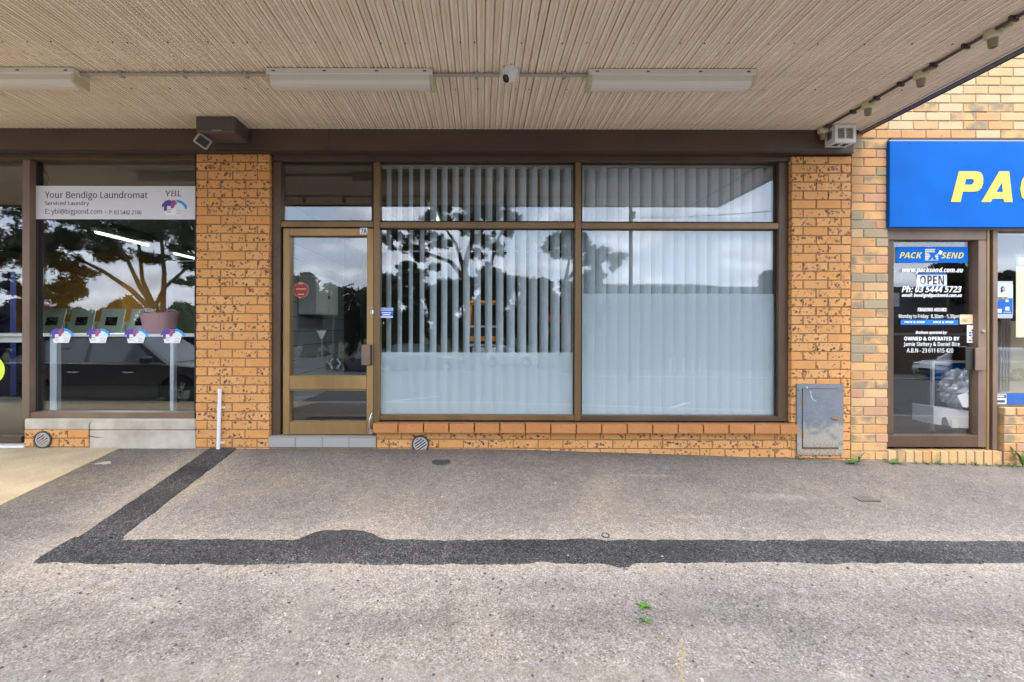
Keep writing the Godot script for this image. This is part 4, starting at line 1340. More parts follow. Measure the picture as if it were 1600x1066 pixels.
	g.tube([Vector3(3.19, 3.036, 1.985), Vector3(-6.0, 3.036, 1.985)], [0.010], 6)
	obj("pipe", g, M.conduit_grey, w)
	# brown gear box with a small flood light
	w = thing("gear_box", "dark brown metal box fixed under the canopy above the left pillar", "box")
	obj("case", bx(-2.5624, 2.905, 0.062, -2.2102, 3.047, 0.32, 0.010), M.fitting_brown, w)
	g = Geo.new()
	g.box(Vector3(-2.4164, 2.9195, 0.3195), Vector3(-2.3305, 2.922, 0.322))
	obj("scratch", g, M.aged_white, w)
	w = thing("flood_light", "small tilted taupe flood light under the brown box", "flood light", Vector3(-2.5442, 2.86, 0.24))
	g = Geo.new()
	g.box(Vector3(-0.06, -0.055, -0.03), Vector3(0.065, 0.05, 0.03), 0.012)
	for k in 3: g.box(Vector3(-0.05 + 0.03 * k, -0.06, -0.036), Vector3(-0.04 + 0.03 * k, 0.03, -0.029))
	g.moved(Transform3D(Basis.from_euler(Vector3(0.5, 0.5, -0.55)), Vector3.ZERO))
	obj("housing", g, M.fitting_taupe, w)
	g = bx(-0.043, -0.036, 0.031, 0.047, 0.033, 0.035)
	g.moved(Transform3D(Basis.from_euler(Vector3(0.5, 0.5, -0.55)), Vector3.ZERO))
	obj("glass", g, M.black_plastic, w)
	g = Geo.new()
	g.tube([Vector3(-0.02, 0.045, -0.01), Vector3(-0.03, 0.02, -0.01), Vector3(-0.035, -0.01, 0.0)], [0.014, 0.016, 0.012], 8)
	obj("bracket", g, M.fitting_taupe, w)
	# white vented siren box
	w = thing("siren_box", "white louvred box under the canopy above the right pillar", "siren box", Vector3(3.3613, 0, 0))
	var x0 := -0.100
	var x1 := 0.094
	g = Geo.new()
	var zf := 0.19
	var fy := [2.878, 3.043]
	g.box(Vector3(x0, fy[0], zf - 0.012), Vector3(x0 + 0.026, fy[1], zf)); g.box(Vector3(x1 - 0.026, fy[0], zf - 0.012), Vector3(x1, fy[1], zf))
	g.box(Vector3(x0 + 0.026, fy[0], zf - 0.0119), Vector3(x1 - 0.026, fy[0] + 0.035, zf - 0.0005)); g.box(Vector3(x0 + 0.026, fy[1] - 0.03, zf - 0.0119), Vector3(x1 - 0.026, fy[1], zf - 0.0005))
	g.box(Vector3(-0.010, fy[0] + 0.035, zf - 0.0115), Vector3(0.004, fy[1] - 0.03, zf - 0.001))
	for s in [x0, x1 - 0.006]:
		g.box(Vector3(s, fy[0], 0.061), Vector3(s + 0.006, fy[1], 0.085)); g.box(Vector3(s, fy[0], 0.15), Vector3(s + 0.006, fy[1], zf - 0.0125))
		g.box(Vector3(s, fy[0], 0.085), Vector3(s + 0.006, fy[0] + 0.05, 0.15)); g.box(Vector3(s, fy[1] - 0.04, 0.085), Vector3(s + 0.006, fy[1], 0.15))
	for p in [[x0 + 0.006, x0 + 0.03], [-0.012, 0.008], [x1 - 0.03, x1 - 0.006]]: g.box(Vector3(p[0], fy[0], 0.085), Vector3(p[1], fy[0] + 0.006, 0.16))
	g.box(Vector3(x0 + 0.006, fy[0], 0.061), Vector3(x1 - 0.006, fy[0] + 0.006, 0.085)); g.box(Vector3(x0 + 0.006, fy[0], 0.16), Vector3(x1 - 0.006, fy[0] + 0.006, zf - 0.0125))
	obj("case", g, M.white_paint, w)
	for k in 7:
		var yy: float = fy[0] + 0.040 + k * 0.0145
		g = Geo.new()
		g.quad(Vector3(x0 + 0.026, yy, zf - 0.002), Vector3(x1 - 0.026, yy, zf - 0.002), Vector3(x1 - 0.026, yy + 0.009, zf - 0.011), Vector3(x0 + 0.026, yy + 0.009, zf - 0.011))
		obj("louvre", g, M.aged_white, w)
	obj("liner", bx(x0 + 0.02, fy[0] + 0.02, 0.065, x1 - 0.02, fy[1] - 0.01, zf - 0.03), M.socket_brown, w)

# ------------------------------------------------------------------ things fixed to the walls
func round_vent(at: Vector3, label: String) -> void:
	var w := thing("round_vent", label, "vent", at, "round floor vents")
	var g := Geo.new()
	g.lathe([Vector2(0.084, -0.02), Vector2(0.084, 0.004), Vector2(0.080, 0.008), Vector2(0.072, 0.004), Vector2(0.072, -0.02)], Vector3.ZERO, Vector3.BACK, 24)
	obj("collar", g, M.iron_dark, w)
	g = Geo.new()
	g.lathe([Vector2(0.070, 0.0), Vector2(0.066, 0.006), Vector2(0.058, 0.006), Vector2(0.057, -0.006)], Vector3.ZERO, Vector3.BACK, 24)
	obj("ring", g, M.conduit_grey, w)
	g = Geo.new()
	g.lathe([Vector2(0.07, -0.012), Vector2(0.0, -0.012)], Vector3.ZERO, Vector3.BACK, 24)
	obj("throat", g, M.lens_black, w)
	for k in 5:
		var o := (k - 2) * 0.0225
		var half := sqrt(maxf(0.058 * 0.058 - o * o, 0.0))
		g = bx(-half, o - 0.006, -0.004, half, o + 0.006, 0.003)
		g.moved(Transform3D(Basis(Vector3.BACK, 0.62), Vector3.ZERO))
		obj("slat", g, M.conduit_grey, w)

func make_wall_fittings() -> void:
	round_vent(Vector3(-4.2134, 0.0720, 0.012), "round metal vent in the bricks beside the concrete sill")
	round_vent(Vector3(-0.5825, 0.0381, 0.012), "round metal vent in the low wall right of the tiled step")
	# meter box
	var w := thing("meter_box", "grey painted steel meter box with rust and pale stains at its foot", "meter box")
	var x0 := 3.0317
	var x1 := 3.4735
	var y0 := -0.0551
	var y1 := 0.6261
	var g := Geo.new()
	var fr := 0.0444
	for r in [[x0, y0, x0 + fr, y1], [x1 - fr, y0, x1, y1], [x0 + fr, y1 - fr, x1 - fr, y1], [x0 + fr, y0, x1 - fr, y0 + fr * 1.4]]:
		var q := [Vector3(r[0], r[1], 0.022), Vector3(r[2], r[1], 0.022), Vector3(r[2], r[3], 0.022), Vector3(r[0], r[3], 0.022)]
		var k := g.v.size()
		g.uquad(q[0], q[1], q[2], q[3])
		for i in range(k, k + 6): g.t[i] = Vector2((g.v[i].x - x0) / (x1 - x0), 1.0 - (g.v[i].y - y0) / (y1 - y0))
	for e in [[Vector3(x0, y0, 0.001), Vector3(x0, y0, 0.022), Vector3(x0, y1, 0.022), Vector3(x0, y1, 0.001)], [Vector3(x1, y0, 0.022), Vector3(x1, y0, 0.001), Vector3(x1, y1, 0.001), Vector3(x1, y1, 0.022)], [Vector3(x0, y1, 0.022), Vector3(x1, y1, 0.022), Vector3(x1, y1, 0.001), Vector3(x0, y1, 0.001)]]:
		g.quad(e[0], e[1], e[2], e[3])
	obj("frame", g, M.meter_enamel, w)
	obj("recess", bx(x0 + 0.002, y0 + 0.002, 0.001, x1 - 0.002, y1 - 0.002, 0.015), M.iron_dark, w)
	g = Geo.new()
	var d0 := Vector3(3.0844, 0.0185, 0.026)
	var d1 := Vector3(3.4257, 0.5776, 0.026)
	g.uquad(d0, Vector3(d1.x, d0.y, 0.026), d1, Vector3(d0.x, d1.y, 0.026))
	g.box(Vector3(d0.x, d0.y, 0.016), Vector3(d1.x, d1.y, 0.0255))
	obj("door", g, M.meter_enamel, w)
	g = Geo.new()
	g.box(Vector3(3.3556, 0.2874, 0.0265), Vector3(3.4382, 0.3058, 0.034), 0.002)
	g.tube([Vector3(3.3801, 0.2966, 0.028), Vector3(3.4045, 0.2844, 0.045), Vector3(3.4290, 0.2966, 0.03)], [0.005], 6)
	obj("latch", g, M.rust, w)
	for y in [d0.y + 0.12, d1.y - 0.12]:
		g = Geo.new()
		g.tube([Vector3(d0.x, y - 0.035, 0.024), Vector3(d0.x, y + 0.035, 0.024)], [0.007], 8)
		obj("hinge", g, M.rust, w)
	g = Geo.new()
	for p in [Vector3(3.0427, 0.5616, 0.022), Vector3(3.4643, 0.5616, 0.022), Vector3(3.0427, 0.0492, 0.022), Vector3(3.4613, 0.0492, 0.022)]:
		g.lathe([Vector2(0.006, 0.0), Vector2(0.005, 0.003), Vector2(0.0, 0.004)], p, Vector3.BACK, 8)
	obj("screws", g, M.iron_dark, w)
	obj("rust_streak", bx(x0 + fr, y0 + fr * 1.4 - 0.008, 0.0222, x1 - fr, y0 + fr * 1.4, 0.0232), M.rust, w)
	# pvc pipe on the left pillar
	w = thing("plastic_pipe", "short white plastic pipe standing against the left brick pillar", "pipe")
	g = Geo.new()
	g.tube([Vector3(-2.5136, -0.0157, 0.032), Vector3(-2.4995, 0.5599, 0.032)], [0.0165], 12)
	obj("pipe", g, M.pvc_white, w)
	g = Geo.new()
	g.lathe([Vector2(0.0165, -0.02), Vector2(0.0195, -0.02), Vector2(0.0195, 0.0), Vector2(0.016, 0.003), Vector2(0.0, 0.003)], Vector3(-2.4995, 0.5660, 0.032), Vector3.UP, 12)
	obj("cap", g, M.pvc_white, w)
	for v in [[-2.4799, 0.3854], [-2.4861, 0.0486]]:
		obj("clip", bx(v[0] - 0.055, v[1] - 0.009, 0.004, v[0] + 0.018, v[1] + 0.009, 0.018, 0.003), M.pvc_white, w)
		g = Geo.new()
		g.lathe([Vector2(0.0205, -0.009), Vector2(0.0205, 0.009)], Vector3(v[0] - 0.023, v[1], 0.032), Vector3.UP, 12)
		obj("clip_ring", g, M.pvc_white, w)

# ------------------------------------------------------------------ signs and stickers
func basket(parent: Node, at: Vector2, k: float, z: float) -> void:
	var shapes := [
		["basket_print", M.print_white, [Vector2(-0.1038, 0.0212), Vector2(0.0991, 0.0212), Vector2(0.0708, -0.0708), Vector2(-0.0779, -0.0708)]],
		["slat_print", M.basket_beige, [Vector2(-0.0708, -0.0118), Vector2(-0.0260, -0.0118), Vector2(-0.0260, -0.0236), Vector2(-0.0698, -0.0236)]],
		["slat_print", M.basket_beige, [Vector2(-0.0679, -0.0354), Vector2(-0.0260, -0.0354), Vector2(-0.0260, -0.0472), Vector2(-0.0661, -0.0472)]],
		["slat_print", M.basket_beige, [Vector2(0.0212, -0.0260), Vector2(0.0731, -0.0260), Vector2(0.0708, -0.0354), Vector2(0.0212, -0.0354)]],
		["slat_print", M.basket_beige, [Vector2(0.0212, -0.0472), Vector2(0.0670, -0.0472), Vector2(0.0646, -0.0580), Vector2(0.0212, -0.0580)]],
		["clothes_print", M.cloth_purple, [Vector2(-0.1132, 0.0000), Vector2(-0.1109, 0.0260), Vector2(-0.0826, 0.0590), Vector2(-0.0425, 0.0731), Vector2(-0.0165, 0.0543), Vector2(-0.0165, 0.0142), Vector2(-0.0637, 0.0142), Vector2(-0.0661, -0.0307), Vector2(-0.0934, -0.0307), Vector2(-0.0920, 0.0118)]],
		["clothes_print", M.cloth_blue, [Vector2(0.0212, 0.0708), Vector2(0.0543, 0.0684), Vector2(0.0897, 0.0495), Vector2(0.1203, 0.0165), Vector2(0.1189, -0.0094), Vector2(0.1062, -0.0142), Vector2(0.0920, 0.0165), Vector2(0.0613, 0.0401), Vector2(0.0283, 0.0495)]],
		["clothes_print", M.cloth_pale, [Vector2(0.0236, 0.0472), Vector2(0.0613, 0.0401), Vector2(0.0906, 0.0142), Vector2(0.0613, -0.0094), Vector2(0.0189, -0.0189), Vector2(0.0142, 0.0212)]],
		["clothes_print", M.cloth_plum, [Vector2(-0.0274, -0.0071), Vector2(-0.0307, 0.0260), Vector2(-0.0198, 0.0661), Vector2(0.0094, 0.0684), Vector2(0.0321, 0.0307), Vector2(0.0094, 0.0236), Vector2(-0.0038, -0.0071)]]]
	var n := 0
	for s in shapes:
		var pts := []
		for p in s[2]: pts.append(at + p * k)
		print_poly(s[0], pts, z + 0.0004 * n, s[1], parent, 0.0006)
		n += 1

func make_signs() -> void:
	# blue fascia sign
	var w := thing("shop_sign", "wide blue sign with slanted yellow capital letters above the courier shop", "sign")
	obj("board", bx(3.8979, 2.1284, -0.018, 7.4, 2.9501, 0.040, 0.004), M.sign_blue, w)
	obj("top_trim", bx(3.8979, 2.9532, -0.009, 7.4, 2.9636, 0.034), M.fitting_taupe, w)
	var z := 0.0405
	for k in 6:
		var sc := Geo.new()
		sc.lathe([Vector2(0.007, 0.0), Vector2(0.006, 0.003), Vector2(0.0, 0.004)], Vector3(4.0934 + 0.44 * k, 2.9348, 0.040), Vector3.BACK, 8)
		obj("screw", sc, M.iron_dark, w)
	print_poly("letter_p", [Vector2(4.4788, 2.3686), Vector2(4.5550, 2.6619), Vector2(4.7232, 2.6619), Vector2(4.7593, 2.6538), Vector2(4.7793, 2.6314), Vector2(4.7873, 2.5913), Vector2(4.7857, 2.5433), Vector2(4.7673, 2.4992), Vector2(4.7392, 2.4752), Vector2(4.7032, 2.4672), Vector2(4.5934, 2.4672), Vector2(4.5938, 2.5337), Vector2(4.6751, 2.5337), Vector2(4.6880, 2.5417), Vector2(4.6976, 2.5577), Vector2(4.6960, 2.5785), Vector2(4.6832, 2.5873), Vector2(4.6207, 2.5873), Vector2(4.6118, 2.5353), Vector2(4.5926, 2.5345), Vector2(4.5926, 2.4672), Vector2(4.5710, 2.3686)], z, M.sign_yellow, w, 0.003)
	print_poly("letter_a", [Vector2(4.7697, 2.3686), Vector2(4.9411, 2.6619), Vector2(5.0341, 2.6619), Vector2(5.0677, 2.3686), Vector2(4.9876, 2.3686), Vector2(4.9812, 2.3991), Vector2(4.9459, 2.3991), Vector2(4.9459, 2.4640), Vector2(4.9748, 2.4648), Vector2(4.9652, 2.5553), Vector2(4.9115, 2.4648), Vector2(4.9443, 2.4640), Vector2(4.9443, 2.3991), Vector2(4.8754, 2.3991), Vector2(4.8594, 2.3686)], z, M.sign_yellow, w, 0.003)
	print_poly("letter_c", [Vector2(5.3962, 2.5833), Vector2(5.3482, 2.6474), Vector2(5.2680, 2.6651), Vector2(5.1959, 2.6394), Vector2(5.1559, 2.5753), Vector2(5.1398, 2.4952), Vector2(5.1559, 2.4151), Vector2(5.2119, 2.3686), Vector2(5.2921, 2.3686), Vector2(5.3642, 2.4231), Vector2(5.3081, 2.4672), Vector2(5.2760, 2.4351), Vector2(5.2440, 2.4391), Vector2(5.2216, 2.4752), Vector2(5.2240, 2.5273), Vector2(5.2440, 2.5753), Vector2(5.2800, 2.5978), Vector2(5.3161, 2.5833), Vector2(5.3241, 2.5513)], z, M.sign_yellow, w, 0.003)
	print_poly("letter_k", [Vector2(5.4163, 2.3686), Vector2(5.4924, 2.6619), Vector2(5.5725, 2.6619), Vector2(5.5404, 2.5433), Vector2(5.6526, 2.6619), Vector2(5.7568, 2.6619), Vector2(5.6366, 2.5353), Vector2(5.7087, 2.3686), Vector2(5.6166, 2.3686), Vector2(5.5645, 2.4752), Vector2(5.5204, 2.4311), Vector2(5.5004, 2.3686)], z, M.sign_yellow, w, 0.003)
	# laundromat banner
	w = thing("banner", "white laundromat banner across the top of the left window", "banner")
	z = -0.086
	print_rect("sheet", -4.3975, 2.2154, -2.8107, 2.5421, z, M.banner_white, w, 0.001)
	z += 0.0012
	lettering("title", "Your Bendigo Laundromat", -4.2845, 2.4007, -3.2793, 2.4887, z, M.ink_black, w)
	lettering("subtitle", "Serviced Laundry", -4.2845, 2.3398, -3.8541, 2.3938, z, M.ink_grey, w)
	lettering("email_line", "E: ybl@bigpond.com", -4.2813, 2.2518, -3.7253, 2.3184, z, M.ink_grey, w)
	lettering("phone_line", "•  P: 03 5442 2166", -3.6939, 2.2619, -3.3390, 2.3034, z, M.ink_grey, w)
	lettering("initials", "YBL", -3.1097, 2.4416, -2.9401, 2.4981, z, M.ink_grey, w, false, 0.1)
	basket(w, Vector2(-3.0186, 2.3316), 1.06, z)
	# four basket stickers
	for k in 4:
		var s := thing("basket_sticker", ["leftmost laundry basket sticker on the laundromat window", "laundry basket sticker on the laundromat window, second from the left", "laundry basket sticker on the laundromat window, third from the left", "laundry basket sticker on the laundromat window, nearest the brick pillar"][k], "sticker", Vector3([-4.1306, -3.7688, -3.3976, -3.0389][k], 1.0719, -0.0965), "laundry basket stickers")
		basket(s, Vector2.ZERO, 1.0, 0.0)
	w = thing("round_sticker", "lime yellow round sticker at the left edge of the photo", "sticker")
	var pts := []
	for k in 28: pts.append(Vector2(-4.8205 + 0.112 * cos(TAU * k / 28.0), 0.7315 + 0.128 * sin(TAU * k / 28.0)))
	print_poly("disc", pts, -0.1165, M.lime_yellow, w)
	# shop door and window stickers
	w = thing("round_sticker", "dark red round sticker with gold writing on the bronze door", "sticker")
	pts = []
	var pts2 := []
	for k in 28:
		var d := Vector2(cos(TAU * k / 28.0), sin(TAU * k / 28.0))
		pts.append(Vector2(-1.7731, 1.5278) + d * 0.0755)
		pts2.append(Vector2(-1.7731, 1.5278) + d * 0.0735)
	print_poly("rim", pts, -0.0917, M.gold_print, w, 0.0006)
	print_poly("disc", pts2, -0.0911, M.sign_red, w, 0.0008)
	for k in [0, 2, 4]:
		var hw: float = [0.022, 0.05, 0.05, 0.05, 0.03][k]
		print_rect("text_line", -1.7731 - hw, 1.5876 - 0.026 * k - 0.003, -1.7731 + hw, 1.5876 - 0.026 * k + 0.003, -0.0902, M.gold_print, w, 0.0004)
	w = thing("warning_sticker", "small blue and white warning sticker on the window beside the bronze door", "sticker")
	print_rect("sheet", -0.9966, 1.2512, -0.8677, 1.3518, -0.0917, M.print_blue, w)
	print_rect("band", -0.9966, 1.3247, -0.8677, 1.3518, -0.0904, M.print_white, w, 0.0006)
	lettering("heading", "WARNING", -0.9903, 1.3273, -0.8740, 1.3486, -0.0897, M.print_blue, w, true)
	for k in 3: print_rect("text_line", -0.9809 + 0.01 * (k % 2), 1.3059 - 0.018 * k - 0.006, -0.8866 - 0.01 * (k % 2), 1.3059 - 0.018 * k + 0.004, -0.0904, M.print_white, w, 0.0006)
	print_rect("foot_band", -0.9935, 1.2556, -0.8708, 1.2675, -0.0904, M.print_white, w, 0.0006)
	# courier door lettering
	w = thing("door_logo_sign", "blue courier logo panel with yellow words at the top of the glass door", "sign")
	z = -0.0965
	print_rect("panel", 4.0826, 1.8076, 4.7868, 1.9648, z, M.sign_blue, w)
	z += 0.0013
	lettering("word", "PACK", 4.1121, 1.8516, 4.3385, 1.9095, z, M.sign_yellow, w, true, 0.28)
	lettering("word", "SEND", 4.5240, 1.8516, 4.7503, 1.9095, z, M.sign_yellow, w, true, 0.28)
	for k in 10:
		var y := 1.9422 - 0.0116 * k
		print_rect("stripe", 4.3649, y - 0.0068, 4.4938, y, z, M.sign_yellow if k % 2 else M.print_white, w, 0.0006)
	print_poly("emblem_mark", [Vector2(4.3831, 1.9130), Vector2(4.4327, 1.9112), Vector2(4.4574, 1.9099), Vector2(4.4915, 1.9161), Vector2(4.5008, 1.9006), Vector2(4.4667, 1.8883), Vector2(4.4574, 1.8759), Vector2(4.4791, 1.8356), Vector2(4.4450, 1.8356), Vector2(4.4357, 1.8592), Vector2(4.4234, 1.8356), Vector2(4.3893, 1.8356), Vector2(4.4203, 1.8759), Vector2(4.4048, 1.8945)], z + 0.0008, M.sign_blue, w, 0.0006)
	pts = []
	for k in 14: pts.append(Vector2(4.4768, 1.9258) + 0.019 * Vector2(cos(TAU * k / 14.0), sin(TAU * k / 14.0)))
	print_poly("emblem_mark", pts, z + 0.0016, M.sign_blue, w, 0.0006)
	print_poly("card_mark", [Vector2(4.5070, 1.9316), Vector2(4.5348, 1.9192), Vector2(4.5194, 1.8852), Vector2(4.4915, 1.8976)], z + 0.0022, M.print_white, w, 0.0006)
	w = thing("door_lettering", "white web address, phone number and trading hours lettered on the courier door", "lettering")
	z = -0.0965
	for l in [["www.packsend.com.au", [4.1279, 1.6976, 4.7440, 1.7617], true, 0.24], ["Ph: 03 5444 5723", [4.1360, 1.5171, 4.7302, 1.5794], true, 0.24], ["email: bendigo@packsend.com.au", [4.1341, 1.4599, 4.7315, 1.5071], true, 0.24], ["TRADING HOURS:", [4.2869, 1.3285, 4.5856, 1.3637], true, 0.22], ["Monday to Friday:  8.30am - 5.30pm", [4.1090, 1.2505, 4.7032, 1.3021], false, 0.0], ["Business operated by:", [4.2725, 1.0984, 4.5850, 1.1374], true, 0.22], ["OWNED & OPERATED BY", [4.1624, 1.0430, 4.7044, 1.0795], true, 0.0], ["Jamie Slattery & Daniel Bice", [4.1562, 0.9764, 4.7095, 1.0292], false, 0.0], ["A.B.N - 23 611 615 420", [4.1876, 0.9236, 4.6434, 0.9651], false, 0.0]]:
		lettering("line", l[0], l[1][0], l[1][1], l[1][2], l[1][3], z, M.print_white, w, l[2], l[3])
	w = thing("open_sign", "white OPEN sign with blue bands hanging on strings behind the courier door glass", "sign")
	z = -0.124
	print_rect("board", 4.3085, 1.5700, 4.6050, 1.7088, z, M.print_white, w, 0.003)
	print_rect("band", 4.3085, 1.6924, 4.6050, 1.7088, z + 0.0031, M.print_blue, w, 0.0004)
	print_rect("band", 4.3085, 1.5700, 4.6050, 1.5852, z + 0.0031, M.print_blue, w, 0.0004)
	lettering("word", "OPEN", 4.3388, 1.5953, 4.5766, 1.6836, z + 0.0031, M.ink_black, w, true)
	var g := Geo.new()
	g.tube([Vector3(4.4158, 1.7088, z), Vector3(4.4599, 1.8034, z), Vector3(4.5041, 1.7088, z)], [0.0016], 5)
	obj("string", g, M.paper_white, w)
	w = thing("blue_strip_sticker", "narrow blue strip sticker with white words under the trading hours", "sticker")
	z = -0.0965
	print_rect("strip", 4.1279, 1.1977, 4.6937, 1.2468, z, M.print_blue, w, 0.0008)
	lettering("words", "PACK & SEND", 4.1624, 1.2141, 4.3636, 1.2329, z + 0.001, M.print_white, w, true, 0.25)
	lettering("words", "PACK & SEND", 4.4454, 1.2141, 4.6466, 1.2329, z + 0.001, M.print_white, w, true, 0.25)
	w = thing("tan_notice", "small tan card with a blue edge stuck on the courier door", "notice")
	print_rect("card", 4.7082, 1.2040, 4.8371, 1.2983, z, M.card_tan, w)
	print_rect("edge", 4.8377, 1.1977, 4.8604, 1.3015, z, M.deep_blue, w)
	for k in 3: print_rect("text_line", 4.7283, 1.2512 - 0.012 * k, 4.7849, 1.2556 - 0.012 * k, z + 0.0013, M.ink_grey, w, 0.0004)
	w = thing("payment_sticker", "white sticker with rows of coloured payment card marks on the courier door", "sticker")
	print_rect("sheet", 4.7774, 1.0217, 4.8623, 1.1927, z + 0.0015, M.print_white, w)
	var cm := [M.cloth_purple, M.sign_red, M.gold_print, M.cloth_blue, M.print_blue, M.cloth_plum]
	for k in 10:
		var cx := 4.7943 + 0.028 * (k % 2)
		var cy := 1.1537 - 0.0255 * (k / 2)
		if k / 2 == 3 and k % 2 == 0: continue
		print_rect("card_mark", cx, cy - 0.018, cx + 0.024, cy, z + 0.0028, cm[(k * 5 + 2) % 6], w, 0.0004)
	# courier window posters
	w = thing("poster", "blue and white poster in a clear holder with a woman in white printed on it", "poster")
	z = -0.126
	print_rect("holder", 5.0773, 1.2642, 5.2636, 1.6305, z - 0.004, M.alloy, w, 0.003)
	print_rect("sheet", 5.0773, 1.2989, 5.2642, 1.5989, z, M.paper_white, w)
	z += 0.0013
	print_rect("photo_ground", 5.0773, 1.4663, 5.2617, 1.5957, z, M.cloth_pale, w, 0.0003)
	print_rect("blue_field", 5.0773, 1.3052, 5.2605, 1.4631, z, M.print_blue, w, 0.0003)
	print_poly("hair_print", [Vector2(5.1405, 1.5200), Vector2(5.1436, 1.5705), Vector2(5.1626, 1.5844), Vector2(5.1815, 1.5705), Vector2(5.1834, 1.5389), Vector2(5.1594, 1.5073)], z + 0.0004, M.ink_black, w, 0.0003)
	print_poly("face_print", [Vector2(5.1556, 1.5515), Vector2(5.1657, 1.5736), Vector2(5.1796, 1.5642), Vector2(5.1771, 1.5421), Vector2(5.1670, 1.5339)], z + 0.0008, M.skin_print, w, 0.0003)
	print_poly("shirt_print", [Vector2(5.1247, 1.4675), Vector2(5.1468, 1.5168), Vector2(5.1689, 1.5294), Vector2(5.1941, 1.5136), Vector2(5.2068, 1.4675)], z + 0.0006, M.print_white, w, 0.0003)
	print_rect("caption_band", 5.0994, 1.4537, 5.2131, 1.4770, z + 0.001, M.gold_print, w, 0.0003)
	lettering("caption", "LIKE US!", 5.1089, 1.4568, 5.2036, 1.4732, z + 0.0014, M.ink_black, w, true)
	print_rect("icon", 5.0899, 1.4278, 5.1152, 1.4505, z + 0.0004, M.print_white, w, 0.0003)
	print_rect("icon", 5.1910, 1.4252, 5.2194, 1.4473, z + 0.0004, M.print_white, w, 0.0003)
	print_rect("blank_box", 5.0792, 1.3179, 5.1531, 1.3558, z + 0.0004, M.print_white, w, 0.0003)
	print_rect("blank_box", 5.1878, 1.3400, 5.2289, 1.3779, z + 0.0004, M.print_white, w, 0.0003)
	print_rect("text_line", 5.1720, 1.3204, 5.2478, 1.3255, z + 0.0004, M.print_white, w, 0.0003)
	w = thing("poster", "tall pale yellow poster with a blue heading at the right edge of the photo", "poster")
	z = -0.126
	print_rect("sheet", 5.2952, 1.0747, 6.05, 1.7789, z, mat("poster_cream", lin(0.72, 0.68, 0.48), 0.6), w)
	print_rect("heading", 5.2952, 1.7789, 6.05, 1.8957, z, M.print_blue, w)
	print_rect("heading_box", 5.3204, 1.7947, 6.0, 1.8641, z + 0.0013, M.print_white, w, 0.0004)
	lettering("heading_letter", "F", 5.3362, 1.7978, 5.3647, 1.8547, z + 0.0018, M.sign_red, w, true)
	w = thing("window_band", "bright blue band along the bottom of the courier window", "sticker")
	print_rect("band", 5.0726, 0.4101, 6.6, 0.5236, -0.124, M.sign_blue, w)
	w = thing("green_sticker", "small white and dark green sticker on the blue band of the courier window", "sticker")
	print_rect("sheet", 5.0713, 0.4164, 5.1986, 0.5154, -0.1226, M.print_white, w)
	print_rect("dark_field", 5.0739, 0.4732, 5.1948, 0.5078, -0.1212, M.dull_green, w, 0.0004)
	print_rect("text_line", 5.0821, 0.4832, 5.1734, 0.4984, -0.1206, M.print_white, w, 0.0004)
	print_rect("text_line", 5.0852, 0.4290, 5.1829, 0.4542, -0.1212, M.ink_black, w, 0.0004)

# ------------------------------------------------------------------ inside the shops
func tube_lamp(at: Vector3, energy: float, label: String, group: String) -> void:
	var w := thing("ceiling_light", label, "ceiling light", at, group)
	obj("fitting", bx(-0.05, 0.0, -0.62, 0.05, 0.06, 0.62, 0.006), M.aged_white, w)
	var g := Geo.new()
	g.tube([Vector3(0, -0.02, -0.58), Vector3(0, -0.02, 0.58)], [0.018], 8)
	obj("tube", g, M.tube_light, w)
	var l := AreaLight3D.new()
	l.name = "light"
	l.light_color = Color(0.9, 1.0, 0.95)
	l.light_energy = energy
	l.area_size = Vector2(0.05, 1.15)
	if "area_range" in l: l.set("area_range", 12.0)
	l.shadow_enabled = true
	w.add_child(l)
	l.position = Vector3(0, -0.045, 0)
	l.rotation = Vector3(-PI / 2.0, 0, 0)

